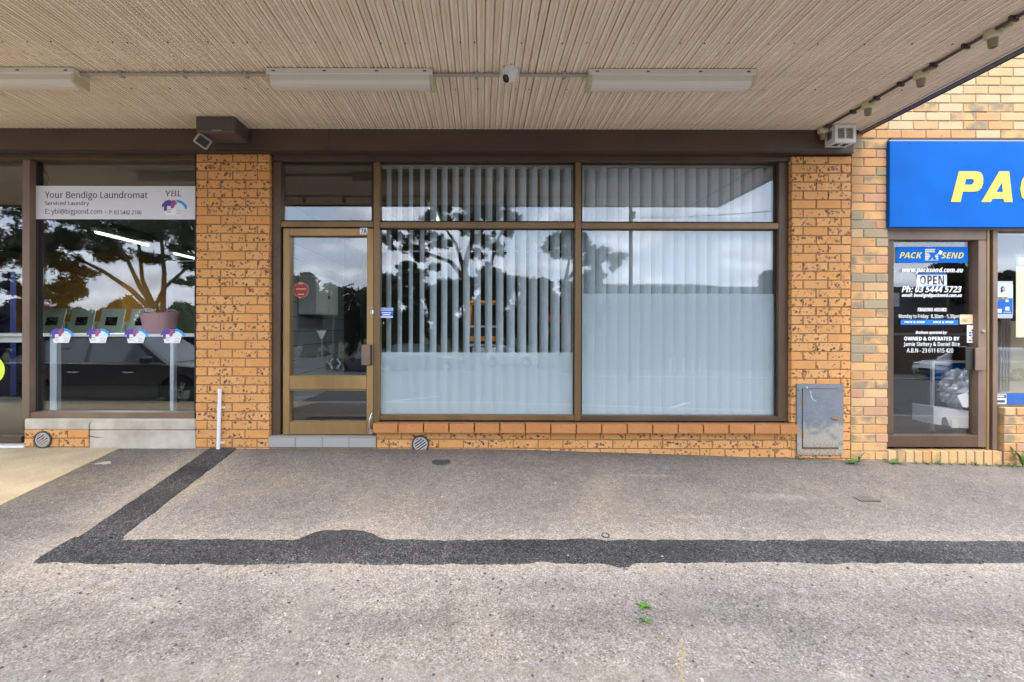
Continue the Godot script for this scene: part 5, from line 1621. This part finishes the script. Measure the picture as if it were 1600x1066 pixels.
func make_interiors() -> void:
	var g: Geo
	tube_lamp(Vector3(-6.05, 2.66, -3.4), 2.6, "lit ceiling tube seen through the laundromat window under the banner", "lit tubes in the laundromat")
	tube_lamp(Vector3(-6.2, 2.66, -5.5), 0.7, "lit ceiling tube deeper in the laundromat near the brick pillar", "lit tubes in the laundromat")
	tube_lamp(Vector3(-0.62, 2.66, -1.9), 0.4, "lit ceiling tube behind the left blind", "lit tubes in the shop")
	tube_lamp(Vector3(1.72, 2.66, -1.9), 0.4, "lit ceiling tube behind the right blind", "lit tubes in the shop")
	# vertical blinds
	var w := thing("vertical_blind", "half open vertical blind of pale grey vanes behind the left window", "blind")
	obj("head_rail", bx(-1.0151, 2.7867, -0.30, 0.9565, 2.8160, -0.22, 0.004), mat("rail_green_grey", lin(0.30, 0.33, 0.28), 0.5), w)
	var top := 2.7802
	var vane := Geo.new()
	var prev := Vector2.ZERO
	for k in 5:
		var s := -0.5 + k / 4.0
		var p := Vector2(0.127 * s, 0.017 * (1.0 - 4.0 * s * s))
		if k:
			var n0 := Vector3(-prev.y * 3.0, 0, 1).normalized()
			var a := Vector3(prev.x, 0.27, prev.y); var b := Vector3(p.x, 0.27, p.y); var c := Vector3(p.x, top, p.y); var d := Vector3(prev.x, top, prev.y)
			vane.quad(a, b, c, d)
		prev = p
	var vm := vane.mesh()
	rng.seed = 12
	for k in 18:
		var o := obj("vane", vm, M.blind_fabric, w)
		o.position = Vector3(-0.9435 + k * 0.1129, 0, -0.26)
		var turn := 53.0 if k > 3 else 60.0
		o.rotation.y = -deg_to_rad(180.0 - turn + rng.randf_range(-4, 4)) + PI
	for o in w.get_children():
		if o.name.begins_with("vane"): o.rotation.y = -o.rotation.y
	w = thing("vertical_blind", "nearly closed vertical blind of pale grey vanes behind the right window", "blind")
	obj("head_rail", bx(0.9955, 2.7867, -0.30, 3.0582, 2.8160, -0.22, 0.004), M.rail_green_grey, w)
	for k in 19:
		var o := obj("vane", vm, M.blind_fabric, w)
		o.position = Vector3(0.9825 + k * 0.1135, 0, -0.26)
		o.rotation.y = -deg_to_rad(30.0 + rng.randf_range(-2, 2))
	# step ladder
	w = thing("step_ladder", "orange step ladder standing behind the left blind", "ladder", Vector3(0.0384, 0.10, -2.5))
	g = Geo.new()
	for s in [-1.0, 1.0]:
		g.tube([Vector3(s * 0.30, 0, 0.45), Vector3(s * 0.19, 1.42, 0.02)], [0.022], 6)
	obj("front_rail", g, M.ladder_orange, w)
	g = Geo.new()
	for s in [-1.0, 1.0]:
		g.tube([Vector3(s * 0.30, 0, -0.45), Vector3(s * 0.19, 1.42, -0.04)], [0.018], 6)
	obj("rear_rail", g, M.alloy, w)
	obj("top_cap", bx(-0.21, 1.40, -0.08, 0.21, 1.46, 0.09, 0.02), M.ladder_orange, w)
	obj("tray_bar", bx(-0.24, 0.86, 0.10, 0.24, 0.93, 0.18, 0.01), M.ladder_orange, w)
	for k in 4: obj("tread", bx(-0.27 + 0.02 * k, 0.25 + 0.27 * k, 0.36 - 0.08 * k, 0.27 - 0.02 * k, 0.28 + 0.27 * k, 0.44 - 0.08 * k), M.alloy, w)
	obj("label_plate", bx(-0.16, 0.50, 0.36, 0.2, 0.78, 0.37), M.print_white, w)
	obj("label_panel", bx(-0.15, 0.51, 0.3701, 0.19, 0.68, 0.374), M.print_blue, w)
	# red frame
	w = thing("red_frame", "red painted steel frame standing behind the left blind near the mullion", "frame", Vector3(1.2770, 0.10, -3.4))
	for s in [-1.0, 1.0]: obj("post", bx(s * 0.27 - 0.03, 0, -0.03, s * 0.27 + 0.03, 1.16, 0.03, 0.006), M.frame_red, w)
	obj("top_bar", bx(-0.3, 1.1601, -0.05, 0.3, 1.27, 0.05, 0.01), M.frame_red, w)
	obj("cross_bar", bx(-0.239, 0.45, -0.02, 0.239, 0.50, 0.02), M.frame_red, w)
	# wall cabinet
	w = thing("wall_cabinet", "grey metal wall cabinet seen through the bronze door", "cabinet", Vector3(-2.555, 0, 0))
	obj("case", bx(0.0, 1.34, -2.95, 0.26, 1.89, -2.02, 0.006), M.cabinet_grey, w)
	obj("side_door", bx(0.2605, 1.36, -2.93, 0.272, 1.87, -2.5), M.cabinet_grey, w)
	obj("side_door", bx(0.2605, 1.36, -2.48, 0.272, 1.87, -2.04), M.cabinet_grey, w)
	obj("lock", bx(0.2725, 1.58, -2.50, 0.285, 1.63, -2.46), M.deep_blue, w)
	# laundromat: bench, tub, washers, panel
	w = thing("bench", "white topped folding bench just inside the laundromat window", "bench")
	obj("top", bx(-6.6, 1.055, -1.05, -2.95, 1.085, -0.45, 0.004), M.laminate_white, w)
	for r in [[-4.8205, 0.022], [-4.6389, 0.075], [-3.3534, 0.042], [-6.2, 0.05]]:
		obj("leg", bx(r[0] - r[1] / 2.0, 0.02, -0.62, r[0] + r[1] / 2.0, 1.0545, -0.56, 0.004), M.leg_metal, w)
	obj("front_rail", bx(-6.6, 0.99, -0.52, -4.7449, 1.0545, -0.50), M.laminate_white, w)
	w = thing("flexible_tub", "pale pink flexible tub with handles on the laundromat bench", "tub", Vector3(-3.5861, 1.086, -0.72))
	g = Geo.new()
	var prof := [Vector2(0.0, 0.0), Vector2(0.145, 0.0), Vector2(0.155, 0.02), Vector2(0.19, 0.22), Vector2(0.196, 0.235), Vector2(0.19, 0.235), Vector2(0.15, 0.03), Vector2(0.0, 0.02)]
	g.lathe(prof, Vector3.ZERO, Vector3.UP, 28)
	for i in g.v.size():
		var p := g.v[i]
		if p.y > 0.2: p.y += 0.012 * cos(2.0 * atan2(p.z, p.x))
		g.v[i] = p
	obj("body", g, M.tub_pink, w)
	for s in [-1.0, 1.0]:
		g = Geo.new()
		var hp := []
		for k in 9:
			var a := PI * k / 8.0
			hp.append(Vector3(0.062 * cos(a), 0.235 + 0.035 * sin(a), s * 0.185))
		g.tube(hp, [0.010], 6)
		obj("handle", g, M.tub_pink, w)
	for k in 4:
		var m := thing("washing_machine", ["white top loading washing machine with open lid, leftmost behind the mullion", "white washing machine with open lid, left of the first basket stickers", "white washing machine with open lid above the second basket sticker", "white washing machine beside the dark partition, right end of the row"][k], "washing machine", Vector3(-8.95 + 0.62 * k, 0.02, -5.0), "row of washing machines")
		obj("cabinet", bx(-0.29, 0.0, -0.32, 0.29, 1.0, 0.32, 0.012), M.washer_white, m)
		obj("console", bx(-0.29, 1.001, -0.32, 0.29, 1.24, -0.20, 0.01), M.washer_white, m)
		g = bx(-0.25, 0.0, -0.012, 0.25, 0.52, 0.012, 0.01)
		g.moved(Transform3D(Basis.from_euler(Vector3(-0.25, 0.0, 0.0)), Vector3(0.02, 1.01, -0.16)))
		obj("lid", g, M.washer_white, m)
		g = bx(-0.12, 0.16, 0.013, 0.12, 0.34, 0.016)
		g.moved(Transform3D(Basis.from_euler(Vector3(-0.25, 0.0, 0.0)), Vector3(0.02, 1.01, -0.16)))
		obj("lid_window", g, M.lens_black, m)
	w = thing("counter_front", "dark counter front below the row of washing machines", "counter")
	obj("board", bx(-10.55, 0.021, -4.62, -2.8, 1.02, -4.55), M.counter_black, w)
	w = thing("navy_panel", "tall navy blue panel inside the laundromat at the left edge of the photo", "panel")
	obj("board", bx(-8.2, 0.02, -3.3, -7.7686, 2.0777, -3.2), M.navy, w)
	w = thing("notice_board", "pale notice hanging inside the laundromat beside the mullion", "notice")
	obj("sheet", bx(-6.4199, 1.7299, -2.02, -6.1082, 1.9792, -2.0), M.paper_white, w)
	obj("sheet_print", bx(-6.3842, 1.7655, -1.999, -6.1616, 1.9258, -1.997), M.basket_beige, w)
	w = thing("hanging_cable", "loose dark cable hanging behind the top of the laundromat window", "cable")
	g = Geo.new()
	g.tube([Vector3(-4.3794, 2.8126, -0.14), Vector3(-4.3540, 2.7236, -0.14), Vector3(-4.3095, 2.6601, -0.14), Vector3(-4.3031, 2.6156, -0.14), Vector3(-4.3222, 2.5584, -0.14)], [0.004], 6)
	obj("cord", g, M.black_plastic, w)
	# courier shop
	w = thing("display_stand", "white framed display stand with blue back panel inside the courier door", "display stand")
	var x0 := 5.2299
	var x1 := 5.6811
	for x in [x0, x1]: obj("post", bx(x - 0.012, -0.02, -0.93, x + 0.012, 0.7605, -0.90), M.aged_white, w)
	obj("back_panel", bx(x0 + 0.0125, 0.3, -0.99, x1 - 0.0125, 0.7458, -0.96), M.sign_blue, w)
	obj("rail", bx(x0 - 0.012, 0.7605 + 0.001, -0.93, x1 + 0.012, 0.7901, -0.90), M.aged_white, w)
	w = thing("postal_tub", "white plastic tub with a notched front on the courier shop floor", "tub")
	g = Geo.new()
	g.prism(PackedVector2Array([Vector2(4.9393, 0.1190), Vector2(5.0266, 0.1051), Vector2(5.0301, 0.1749), Vector2(5.0581, 0.1959), Vector2(5.0825, 0.1819), Vector2(5.1175, 0.0946), Vector2(5.2188, 0.0771), Vector2(5.3515, 0.0701), Vector2(5.3515, 0.2588), Vector2(5.2118, 0.2727), Vector2(4.9393, 0.3077)]), -0.85, -0.6)
	obj("body", g, M.box_white, w)
	obj("notch_panel", bx(5.1288, 0.0773, -0.595, 5.2036, 0.1627, -0.59), M.print_white, w)
	w = thing("bubble_wrap", "crumpled clear bubble wrap heaped on the white tub", "bubble wrap")
	g = Geo.new()
	var nn := FastNoiseLite.new()
	nn.seed = 4; nn.frequency = 0.9; nn.fractal_octaves = 3
	var rows := []
	for j in 22:
		var row := []
		for i in 26:
			var th := TAU * i / 25.0
			var ph := PI * (j / 21.0)
			var d := Vector3(sin(ph) * cos(th), cos(ph), sin(ph) * sin(th))
			var r := 1.0 + 0.45 * nn.get_noise_3dv(d * 4.0) + 0.25 * nn.get_noise_3dv(d * 11.0)
			row.append(Vector3(5.3813, 0.4729, -0.78) + d * r * Vector3(0.17, 0.20, 0.14))
		rows.append(row)
	for j in 21:
		for i in 25: g.quad(rows[j][i], rows[j][i + 1], rows[j + 1][i + 1], rows[j + 1][i])
	obj("wrap", g, M.clear_wrap, w)
	w = thing("paper_sheet", "creased white paper leaning on the bubble wrap", "paper")
	g = Geo.new()
	g.quad(Vector3(5.2194, 0.3074, -0.56), Vector3(5.3095, 0.3144, -0.55), Vector3(5.3095, 0.4668, -0.60), Vector3(5.1778, 0.4322, -0.58))
	obj("sheet", g, M.paper_white, w)
	w = thing("cream_panel", "cream display panel inside the courier window", "panel")
	obj("board", bx(5.5068, 0.38, -0.56, 7.2, 1.2422, -0.5), M.panel_cream, w)
	for k in 4:
		var s := thing("packing_tube", ["leftmost grey packing tube leaning in the courier window", "second grey packing tube from the left in the courier window", "third grey packing tube from the left in the courier window", "rightmost grey packing tube leaning in the courier window"][k], "packing tube", Vector3.ZERO, "packing tubes in the courier window")
		g = Geo.new()
		g.tube([Vector3(5.4437 + 0.030 * k, 0.50, -0.40), Vector3(5.5175 + 0.030 * k, 1.40, -0.46)], [0.012], 8)
		obj("roll", g, M.timber_grey, s)
	w = thing("grey_monitor", "grey flat box high behind the courier door", "monitor")
	obj("case", bx(5.3145, 1.4441, -1.8, 5.4691, 1.6279, -1.6, 0.01), M.cabinet_grey, w)
	w = thing("courier_counter", "dark brown counter across the back of the courier shop", "counter")
	obj("front", bx(4.2, -0.02, -3.4, 7.9, 1.05, -2.9), M.brown_panel, w)
	obj("top", bx(4.15, 1.0505, -3.45, 7.9, 1.09, -2.85), M.conduit_grey, w)

# ------------------------------------------------------------------ small things
func weed(at: Vector3, size: float, leaves: int, up: float, label: String, s: int) -> void:
	var w := thing("weed", label, "weed", at)
	rng.seed = s
	for k in leaves:
		var a := TAU * k / leaves + rng.randf_range(-0.4, 0.4)
		var l := size * rng.randf_range(0.6, 1.1)
		var rise := up * rng.randf_range(0.5, 1.3)
		var dir := Vector3(cos(a), 0, sin(a))
		var side := Vector3(-dir.z, 0, dir.x)
		var g := Geo.new()
		var wd := l * 0.12
		var p := [Vector3.ZERO, dir * l * 0.35 + Vector3.UP * l * rise * 0.55, dir * l * 0.75 + Vector3.UP * l * rise * 0.8, dir * l + Vector3.UP * l * rise * 0.7]
		var q := [wd * 0.3, wd, wd * 0.8, 0.0]
		for i in 3:
			var fold := Vector3.UP * -0.25
			g.quad(p[i], p[i + 1], p[i + 1] + side * q[i + 1] - fold * q[i + 1], p[i] + side * q[i] - fold * q[i])
			g.quad(p[i] - side * q[i] - fold * q[i], p[i + 1] - side * q[i + 1] - fold * q[i + 1], p[i + 1], p[i])
		obj("leaf", g, M.weed_green if rng.randf() < 0.7 else M.weed_dark, w)

func on_ground(x: float, z: float, up := 0.0) -> Vector3:
	return Vector3(x, gy(x, z) - 0.012 + up, z)

func make_small() -> void:
	weed(on_ground(3.498, 0.113), 0.10, 14, 0.5, "bright green weed between the meter box and the blonde pier", 1)
	weed(on_ground(3.60, 0.05), 0.10, 3, 1.5, "upright weed leaf against the foot of the pillar", 9)
	weed(on_ground(3.9346, 0.06), 0.10, 9, 0.35, "small weed at the left end of the brick doorstep", 2)
	weed(on_ground(3.06, 0.03), 0.06, 6, 0.6, "tiny dark weed left of the meter box foot", 3)
	weed(on_ground(0.768, 2.302), 0.042, 17, 0.25, "small weed growing from the crack in the foreground asphalt", 4)
	weed(on_ground(0.742, 2.401), 0.034, 9, 0.3, "smaller weed just in front of the other in the asphalt crack", 5)
	for k in 9:
		weed(on_ground(4.1486 + 0.115 * k, 0.04), 0.045 + 0.012 * (k % 3), 7, 0.5, ["low weed tuft along the doorstep, first from the left", "low weed tuft along the doorstep, second from the left", "low weed tuft along the doorstep, third from the left", "low weed tuft along the doorstep, fourth from the left", "low weed tuft along the doorstep, fifth from the left", "low weed tuft near the right end of the doorstep", "low weed tuft at the right end of the doorstep", "low weed tuft beside the blonde brick base", "low weed tuft at the right edge of the photo"][k], 20 + k)
	weed(Vector3(5.1632, -0.15, 0.05), 0.11, 12, 1.8, "taller dull weed against the blonde brick base at the right edge", 40)
	# crack with dry moss
	var g := Geo.new()
	var path := []
	for p in [[0.849, 2.032], [0.855, 2.100], [0.859, 2.170], [0.830, 2.256], [0.752, 2.339], [0.728, 2.439], [0.742, 2.494], [0.797, 2.500], [0.846, 2.521], [0.845, 2.561], [0.817, 2.612], [0.771, 2.660], [0.775, 2.699], [0.768, 2.748], [0.721, 2.823]]: path.append(Vector2(p[0], p[1]))
	rng.seed = 6
	for i in path.size() - 1:
		for k in 5:
			var a: Vector2 = path[i].lerp(path[i + 1], k / 5.0) + Vector2(rng.randf_range(-0.006, 0.006), rng.randf_range(-0.006, 0.006))
			var r := rng.randf_range(0.003, 0.007) * (1.6 if i > 8 else 0.8)
			g.lathe([Vector2(r, -0.004), Vector2(r * 0.7, 0.002), Vector2(0.0, 0.003)], on_ground(a.x, a.y), Vector3.UP, 6)
	var w := thing("crack_moss", "line of dry yellow moss in the crack of the foreground asphalt", "moss")
	tag(obj("moss", g, M.dry_moss, w), "", "", "", "stuff")
	# covers and litter
	w = thing("iron_cover", "small dark iron cover set in the asphalt near the low wall", "cover", on_ground(-0.352, 0.359, 0.001))
	g = Geo.new()
	g.lathe([Vector2(0.085, -0.01), Vector2(0.083, 0.003), Vector2(0.07, 0.004), Vector2(0.068, 0.001), Vector2(0.0, 0.001)], Vector3.ZERO, Vector3.UP, 20)
	obj("lid", g, M.iron_dark, w)
	w = thing("small_grate", "small mossy grate in the asphalt in front of the blonde pier", "grate", on_ground(2.938, 0.932, 0.001))
	obj("frame", bx(-0.075, -0.01, -0.05, 0.075, 0.002, 0.05), M.iron_dark, w)
	for k in 6: obj("bar", bx(-0.065 + 0.023 * k, 0.0021, -0.042, -0.055 + 0.023 * k, 0.005, 0.042), M.timber_grey, w)
	w = thing("metal_ring", "small rusty ring lying on the pale edge of the trench patch", "ring", on_ground(0.765, 1.635, 0.004))
	g = Geo.new()
	var rp := []
	for k in 17: rp.append(Vector3(0.022 * cos(TAU * k / 16.0), 0, 0.03 * sin(TAU * k / 16.0)))
	g.tube(rp, [0.0035], 5, false)
	obj("hoop", g, M.iron_dark, w)
	w = thing("cement_smear", "pale oval smear on the asphalt beside the concrete slab", "stain", on_ground(-3.301, 0.409, 0.002))
	g = Geo.new()
	for k in 20:
		var a0 := TAU * k / 20.0
		var a1 := TAU * (k + 1) / 20.0
		var r0 := 1.0 + 0.25 * sin(3.0 * a0) + 0.12 * sin(7.0 * a0)
		var r1 := 1.0 + 0.25 * sin(3.0 * a1) + 0.12 * sin(7.0 * a1)
		g.tri(Vector3(0, 0.003, 0), Vector3(0.062 * r1 * cos(a1), 0, 0.05 * r1 * sin(a1)), Vector3(0.062 * r0 * cos(a0), 0, 0.05 * r0 * sin(a0)))
	obj("smear", g, M.sill_concrete, w)
	# loose grit: far too many to count
	g = Geo.new()
	rng.seed = 15
	for k in 1500:
		var x := rng.randf_range(-4.2, 5.0)
		var z := rng.randf_range(0.08, 2.85)
		var d := near_trench(x, z)
		if rng.randf() > 0.25 + exp(-d / 0.15): continue
		var r := rng.randf_range(0.002, 0.0055) * (1.6 if rng.randf() < 0.06 else 1.0)
		g.lathe([Vector2(r, -0.001), Vector2(r * 0.8, r * 0.7), Vector2(0.0, r)], on_ground(x, z, 0.001), Vector3.UP, 5)
	tag(obj("loose_grit", g, M.kerb_concrete), "loose grit scattered on the asphalt", "grit", "", "stuff")
	g = Geo.new()
	for k in 700:
		var x := rng.randf_range(-4.0, 4.6)
		var z := rng.randf_range(1.9, 2.9)
		var d := near_trench(x, z)
		if rng.randf() > 0.2 + exp(-d / 0.25): continue
		var r := rng.randf_range(0.003, 0.008)
		g.lathe([Vector2(r, -0.001), Vector2(r * 0.8, r * 0.4), Vector2(0.0, r * 0.5)], on_ground(x, z, 0.001), Vector3.UP, 5)
	tag(obj("dark_chips", g, M.iron_dark), "dark bitumen chips scattered in front of the trench patch", "chips", "", "stuff")

# ------------------------------------------------------------------ vehicles
func car(called: String, label: String, paint: Material, at: Vector3, length: float, turn: float, wagon: bool) -> void:
	# x runs forward, the ground is at y = 0
	var w := thing(called, label, "car", at)
	w.rotation.y = turn
	var hl := length / 2.0
	var wb := length * 0.29
	var r := 0.325
	var hw := 0.88
	var side := []
	var low := 0.22
	side.append_array([Vector2(-hl + 0.05, 0.42), Vector2(-hl + 0.12, low)])
	for ax in [-wb, wb]:
		side.append(Vector2(ax - r - 0.07, low))
		for k in 9:
			var a := PI - PI * k / 8.0
			side.append(Vector2(ax + (r + 0.06) * cos(a), 0.30 + (r + 0.06) * sin(a)))
		side.append(Vector2(ax + r + 0.07, low))
	var hood := 0.98 if wagon else 0.86
	side.append_array([Vector2(hl - 0.15, low), Vector2(hl - 0.02, 0.40), Vector2(hl, 0.55), Vector2(hl - 0.10, hood - 0.20), Vector2(hl - 0.55, hood - 0.06), Vector2(hl - 1.15, hood), Vector2(-hl + 0.9, hood + 0.03), Vector2(-hl + (0.1 if wagon else 0.25), hood + 0.02), Vector2(-hl, hood - 0.15), Vector2(-hl - 0.02, 0.6)])
	var g := Geo.new()
	g.prism(PackedVector2Array(side), -hw + 0.07, hw - 0.07)
	for s in [-1.0, 1.0]:
		# rounded flank: outline drawn in a little at the outside
		var inner := []
		for p in side: inner.append(Vector2(p.x * 0.985, lerpf(p.y, 0.55, 0.07)))
		var n := side.size()
		for i in n:
			var a := Vector3(side[i].x, side[i].y, s * (hw - 0.07)); var b := Vector3(side[(i + 1) % n].x, side[(i + 1) % n].y, s * (hw - 0.07))
			var c := Vector3(inner[(i + 1) % n].x, inner[(i + 1) % n].y, s * hw); var d := Vector3(inner[i].x, inner[i].y, s * hw)
			if s > 0: g.quad(a, b, c, d)
			else: g.quad(d, c, b, a)
		var lo := Geo.new()
		lo.prism(PackedVector2Array(inner), s * hw - 0.001, s * hw + 0.001)
		g.v.append_array(lo.v); g.n.append_array(lo.n); g.t.append_array(lo.t)
	obj("body", g, paint, w)
	# cabin: belt line to roof
	var top := 1.62 if wagon else 1.42
	var fx := hl - 1.25
	var bxk := -hl + (0.12 if wagon else 0.35)
	var base := [Vector3(bxk, hood, -hw + 0.05), Vector3(fx, hood - 0.02, -hw + 0.05), Vector3(fx, hood - 0.02, hw - 0.05), Vector3(bxk, hood, hw - 0.05)]
	var rf := [Vector3(bxk + (0.25 if wagon else 0.85), top - 0.03, -hw + 0.26), Vector3(fx - 0.85, top, -hw + 0.26), Vector3(fx - 0.85, top, hw - 0.26), Vector3(bxk + (0.25 if wagon else 0.85), top - 0.03, hw - 0.26)]
	g = Geo.new()
	for i in 4:
		var j := (i + 1) % 4
		g.quad(base[i], rf[i], rf[j], base[j])
	var peak := [rf[0] + Vector3(0.12, 0.05, 0.12), rf[1] + Vector3(-0.12, 0.04, 0.12), rf[2] + Vector3(-0.12, 0.04, -0.12), rf[3] + Vector3(0.12, 0.05, -0.12)]
	for i in 4:
		var j := (i + 1) % 4
		g.quad(rf[i], peak[i], peak[j], rf[j])
	g.quad(peak[3], peak[2], peak[1], peak[0])
	obj("cabin", g, paint, w)
	var inset := func(q: Array, u0: float, u1: float, v0: float, v1: float, off: float) -> Array:
		var nrm: Vector3 = (q[1] - q[0]).cross(q[3] - q[0]).normalized()
		var at2 := func(u: float, v: float) -> Vector3: return (q[0].lerp(q[1], u)).lerp(q[3].lerp(q[2], u), v) + nrm * off
		return [at2.call(u0, v0), at2.call(u1, v0), at2.call(u1, v1), at2.call(u0, v1)]
	for s in [0, 1]:
		var q := [base[3], base[2], rf[2], rf[3]] if s == 0 else [base[1], base[0], rf[0], rf[1]]
		for span in [[0.06, 0.48], [0.51, 0.95]]:
			var e: Array = inset.call(q, span[0], span[1], 0.08, 0.88, 0.006)
			g = Geo.new()
			g.quad(e[0], e[1], e[2], e[3])
			obj("side_window", g, M.car_glass, w)
	var e2: Array = inset.call([base[2], base[1], rf[1], rf[2]], 0.06, 0.94, 0.06, 0.94, 0.006)
	g = Geo.new(); g.quad(e2[0], e2[1], e2[2], e2[3])
	obj("windscreen", g, M.car_glass, w)
	e2 = inset.call([base[0], base[3], rf[3], rf[0]], 0.08, 0.92, 0.10, 0.90, 0.006)
	g = Geo.new(); g.quad(e2[0], e2[1], e2[2], e2[3])
	obj("rear_window", g, M.car_glass, w)
	for ax in [-wb, wb]:
		for s in [-1.0, 1.0]:
			var wh := obj("wheel", bx(-0.02, -0.02, -0.02, 0.02, 0.02, 0.02), M.trim_black, w)
			wh.position = Vector3(ax, 0.325, s * (hw - 0.11))
			g = Geo.new()
			g.lathe([Vector2(0.20, -0.10), Vector2(0.30, -0.105), Vector2(0.322, -0.07), Vector2(0.325, 0.0), Vector2(0.322, 0.07), Vector2(0.30, 0.105), Vector2(0.21, 0.10)], Vector3.ZERO, Vector3.BACK, 24)
			obj("tyre", g, M.tyre_rubber, wh)
			g = Geo.new()
			for k in 10:
				var a := TAU * (k / 2) / 5.0 + (0.17 if k % 2 else -0.17)
				var d := Vector3(cos(a), sin(a), 0)
				var t := Vector3(-d.y, d.x, 0)
				for zz in [0.085 * s]:
					var p := [d * 0.03 - t * 0.02, d * 0.21 - t * 0.014, d * 0.21 + t * 0.014, d * 0.03 + t * 0.02]
					if s > 0: g.quad(p[0] + Vector3(0, 0, zz), p[1] + Vector3(0, 0, zz), p[2] + Vector3(0, 0, zz), p[3] + Vector3(0, 0, zz))
					else: g.quad(p[3] + Vector3(0, 0, zz), p[2] + Vector3(0, 0, zz), p[1] + Vector3(0, 0, zz), p[0] + Vector3(0, 0, zz))
			g.lathe([Vector2(0.225, 0.06 * s), Vector2(0.215, 0.09 * s), Vector2(0.195, 0.09 * s)], Vector3.ZERO, Vector3.BACK, 24)
			obj("rim", g, M.alloy, wh)
	for s in [-1.0, 1.0]:
		obj("mirror", bx(fx - 0.42, hood + 0.02, s * (hw + 0.07) - 0.08, fx - 0.24, hood + 0.15, s * (hw + 0.07) + 0.08, 0.03), paint, w)
		for x in [-0.62, 0.42]:
			obj("handle", bx(x - 0.10, hood - 0.17, s * (hw + 0.012) - 0.012, x + 0.10, hood - 0.145, s * (hw + 0.012) + 0.012, 0.006), M.chrome, w)
		obj("headlight", bx(hl - 0.30, hood - 0.27, s * (hw - 0.22) - 0.16, hl - 0.045, hood - 0.15, s * (hw - 0.22) + 0.16, 0.03), M.alloy, w)
		obj("tail_light", bx(-hl - 0.025, hood - 0.25, s * (hw - 0.2) - 0.14, -hl + 0.12, hood - 0.08, s * (hw - 0.2) + 0.14, 0.02), M.tail_red, w)
		g = bx(-wb + r + 0.08, 0.20, s * hw - 0.012, wb - r - 0.08, 0.25, s * hw + 0.012)
		obj("sill_trim", g, M.trim_black, w)
	for s in [-1.0, 1.0]: obj("trim_strip", bx(bxk + 0.1, hood + 0.004, s * (hw - 0.045) - 0.008, fx - 0.1, hood + 0.022, s * (hw - 0.045) + 0.008, 0.003), M.chrome, w)
	obj("grille", bx(hl - 0.06, 0.42, -0.45, hl + 0.005, 0.58, 0.45, 0.01), M.trim_black, w)
	obj("bumper", bx(hl - 0.12, 0.24, -0.62, hl + 0.012, 0.36, 0.62, 0.02), M.trim_black, w)

func make_vehicles() -> void:
	car("parked_car", "black car parked at the kerb, reflected in the laundromat window", M.car_black, Vector3(-7.0762, -0.405, 4.98), 4.75, 0.0, false)
	car("parked_car", "silver car with blue tint facing left, reflected in the courier door", M.car_silver, Vector3(24.8285, -1.42, 18.9), 4.6, PI, true)
	car("parked_car", "dark grey hatchback across the road, reflected in the shop door", M.car_grey, Vector3(-6.5104, -1.45, 22.0), 4.3, PI, false)
	car("parked_car", "dark wagon across the road, reflected left of the step ladder", M.car_grey, Vector3(-3.3608, -1.5, 23.5), 4.5, 0.0, true)
	car("parked_car", "pale hatchback across the road, reflected right of the step ladder", M.car_silver, Vector3(1.8673, -1.5, 27.0), 3.9, 0.0, false)
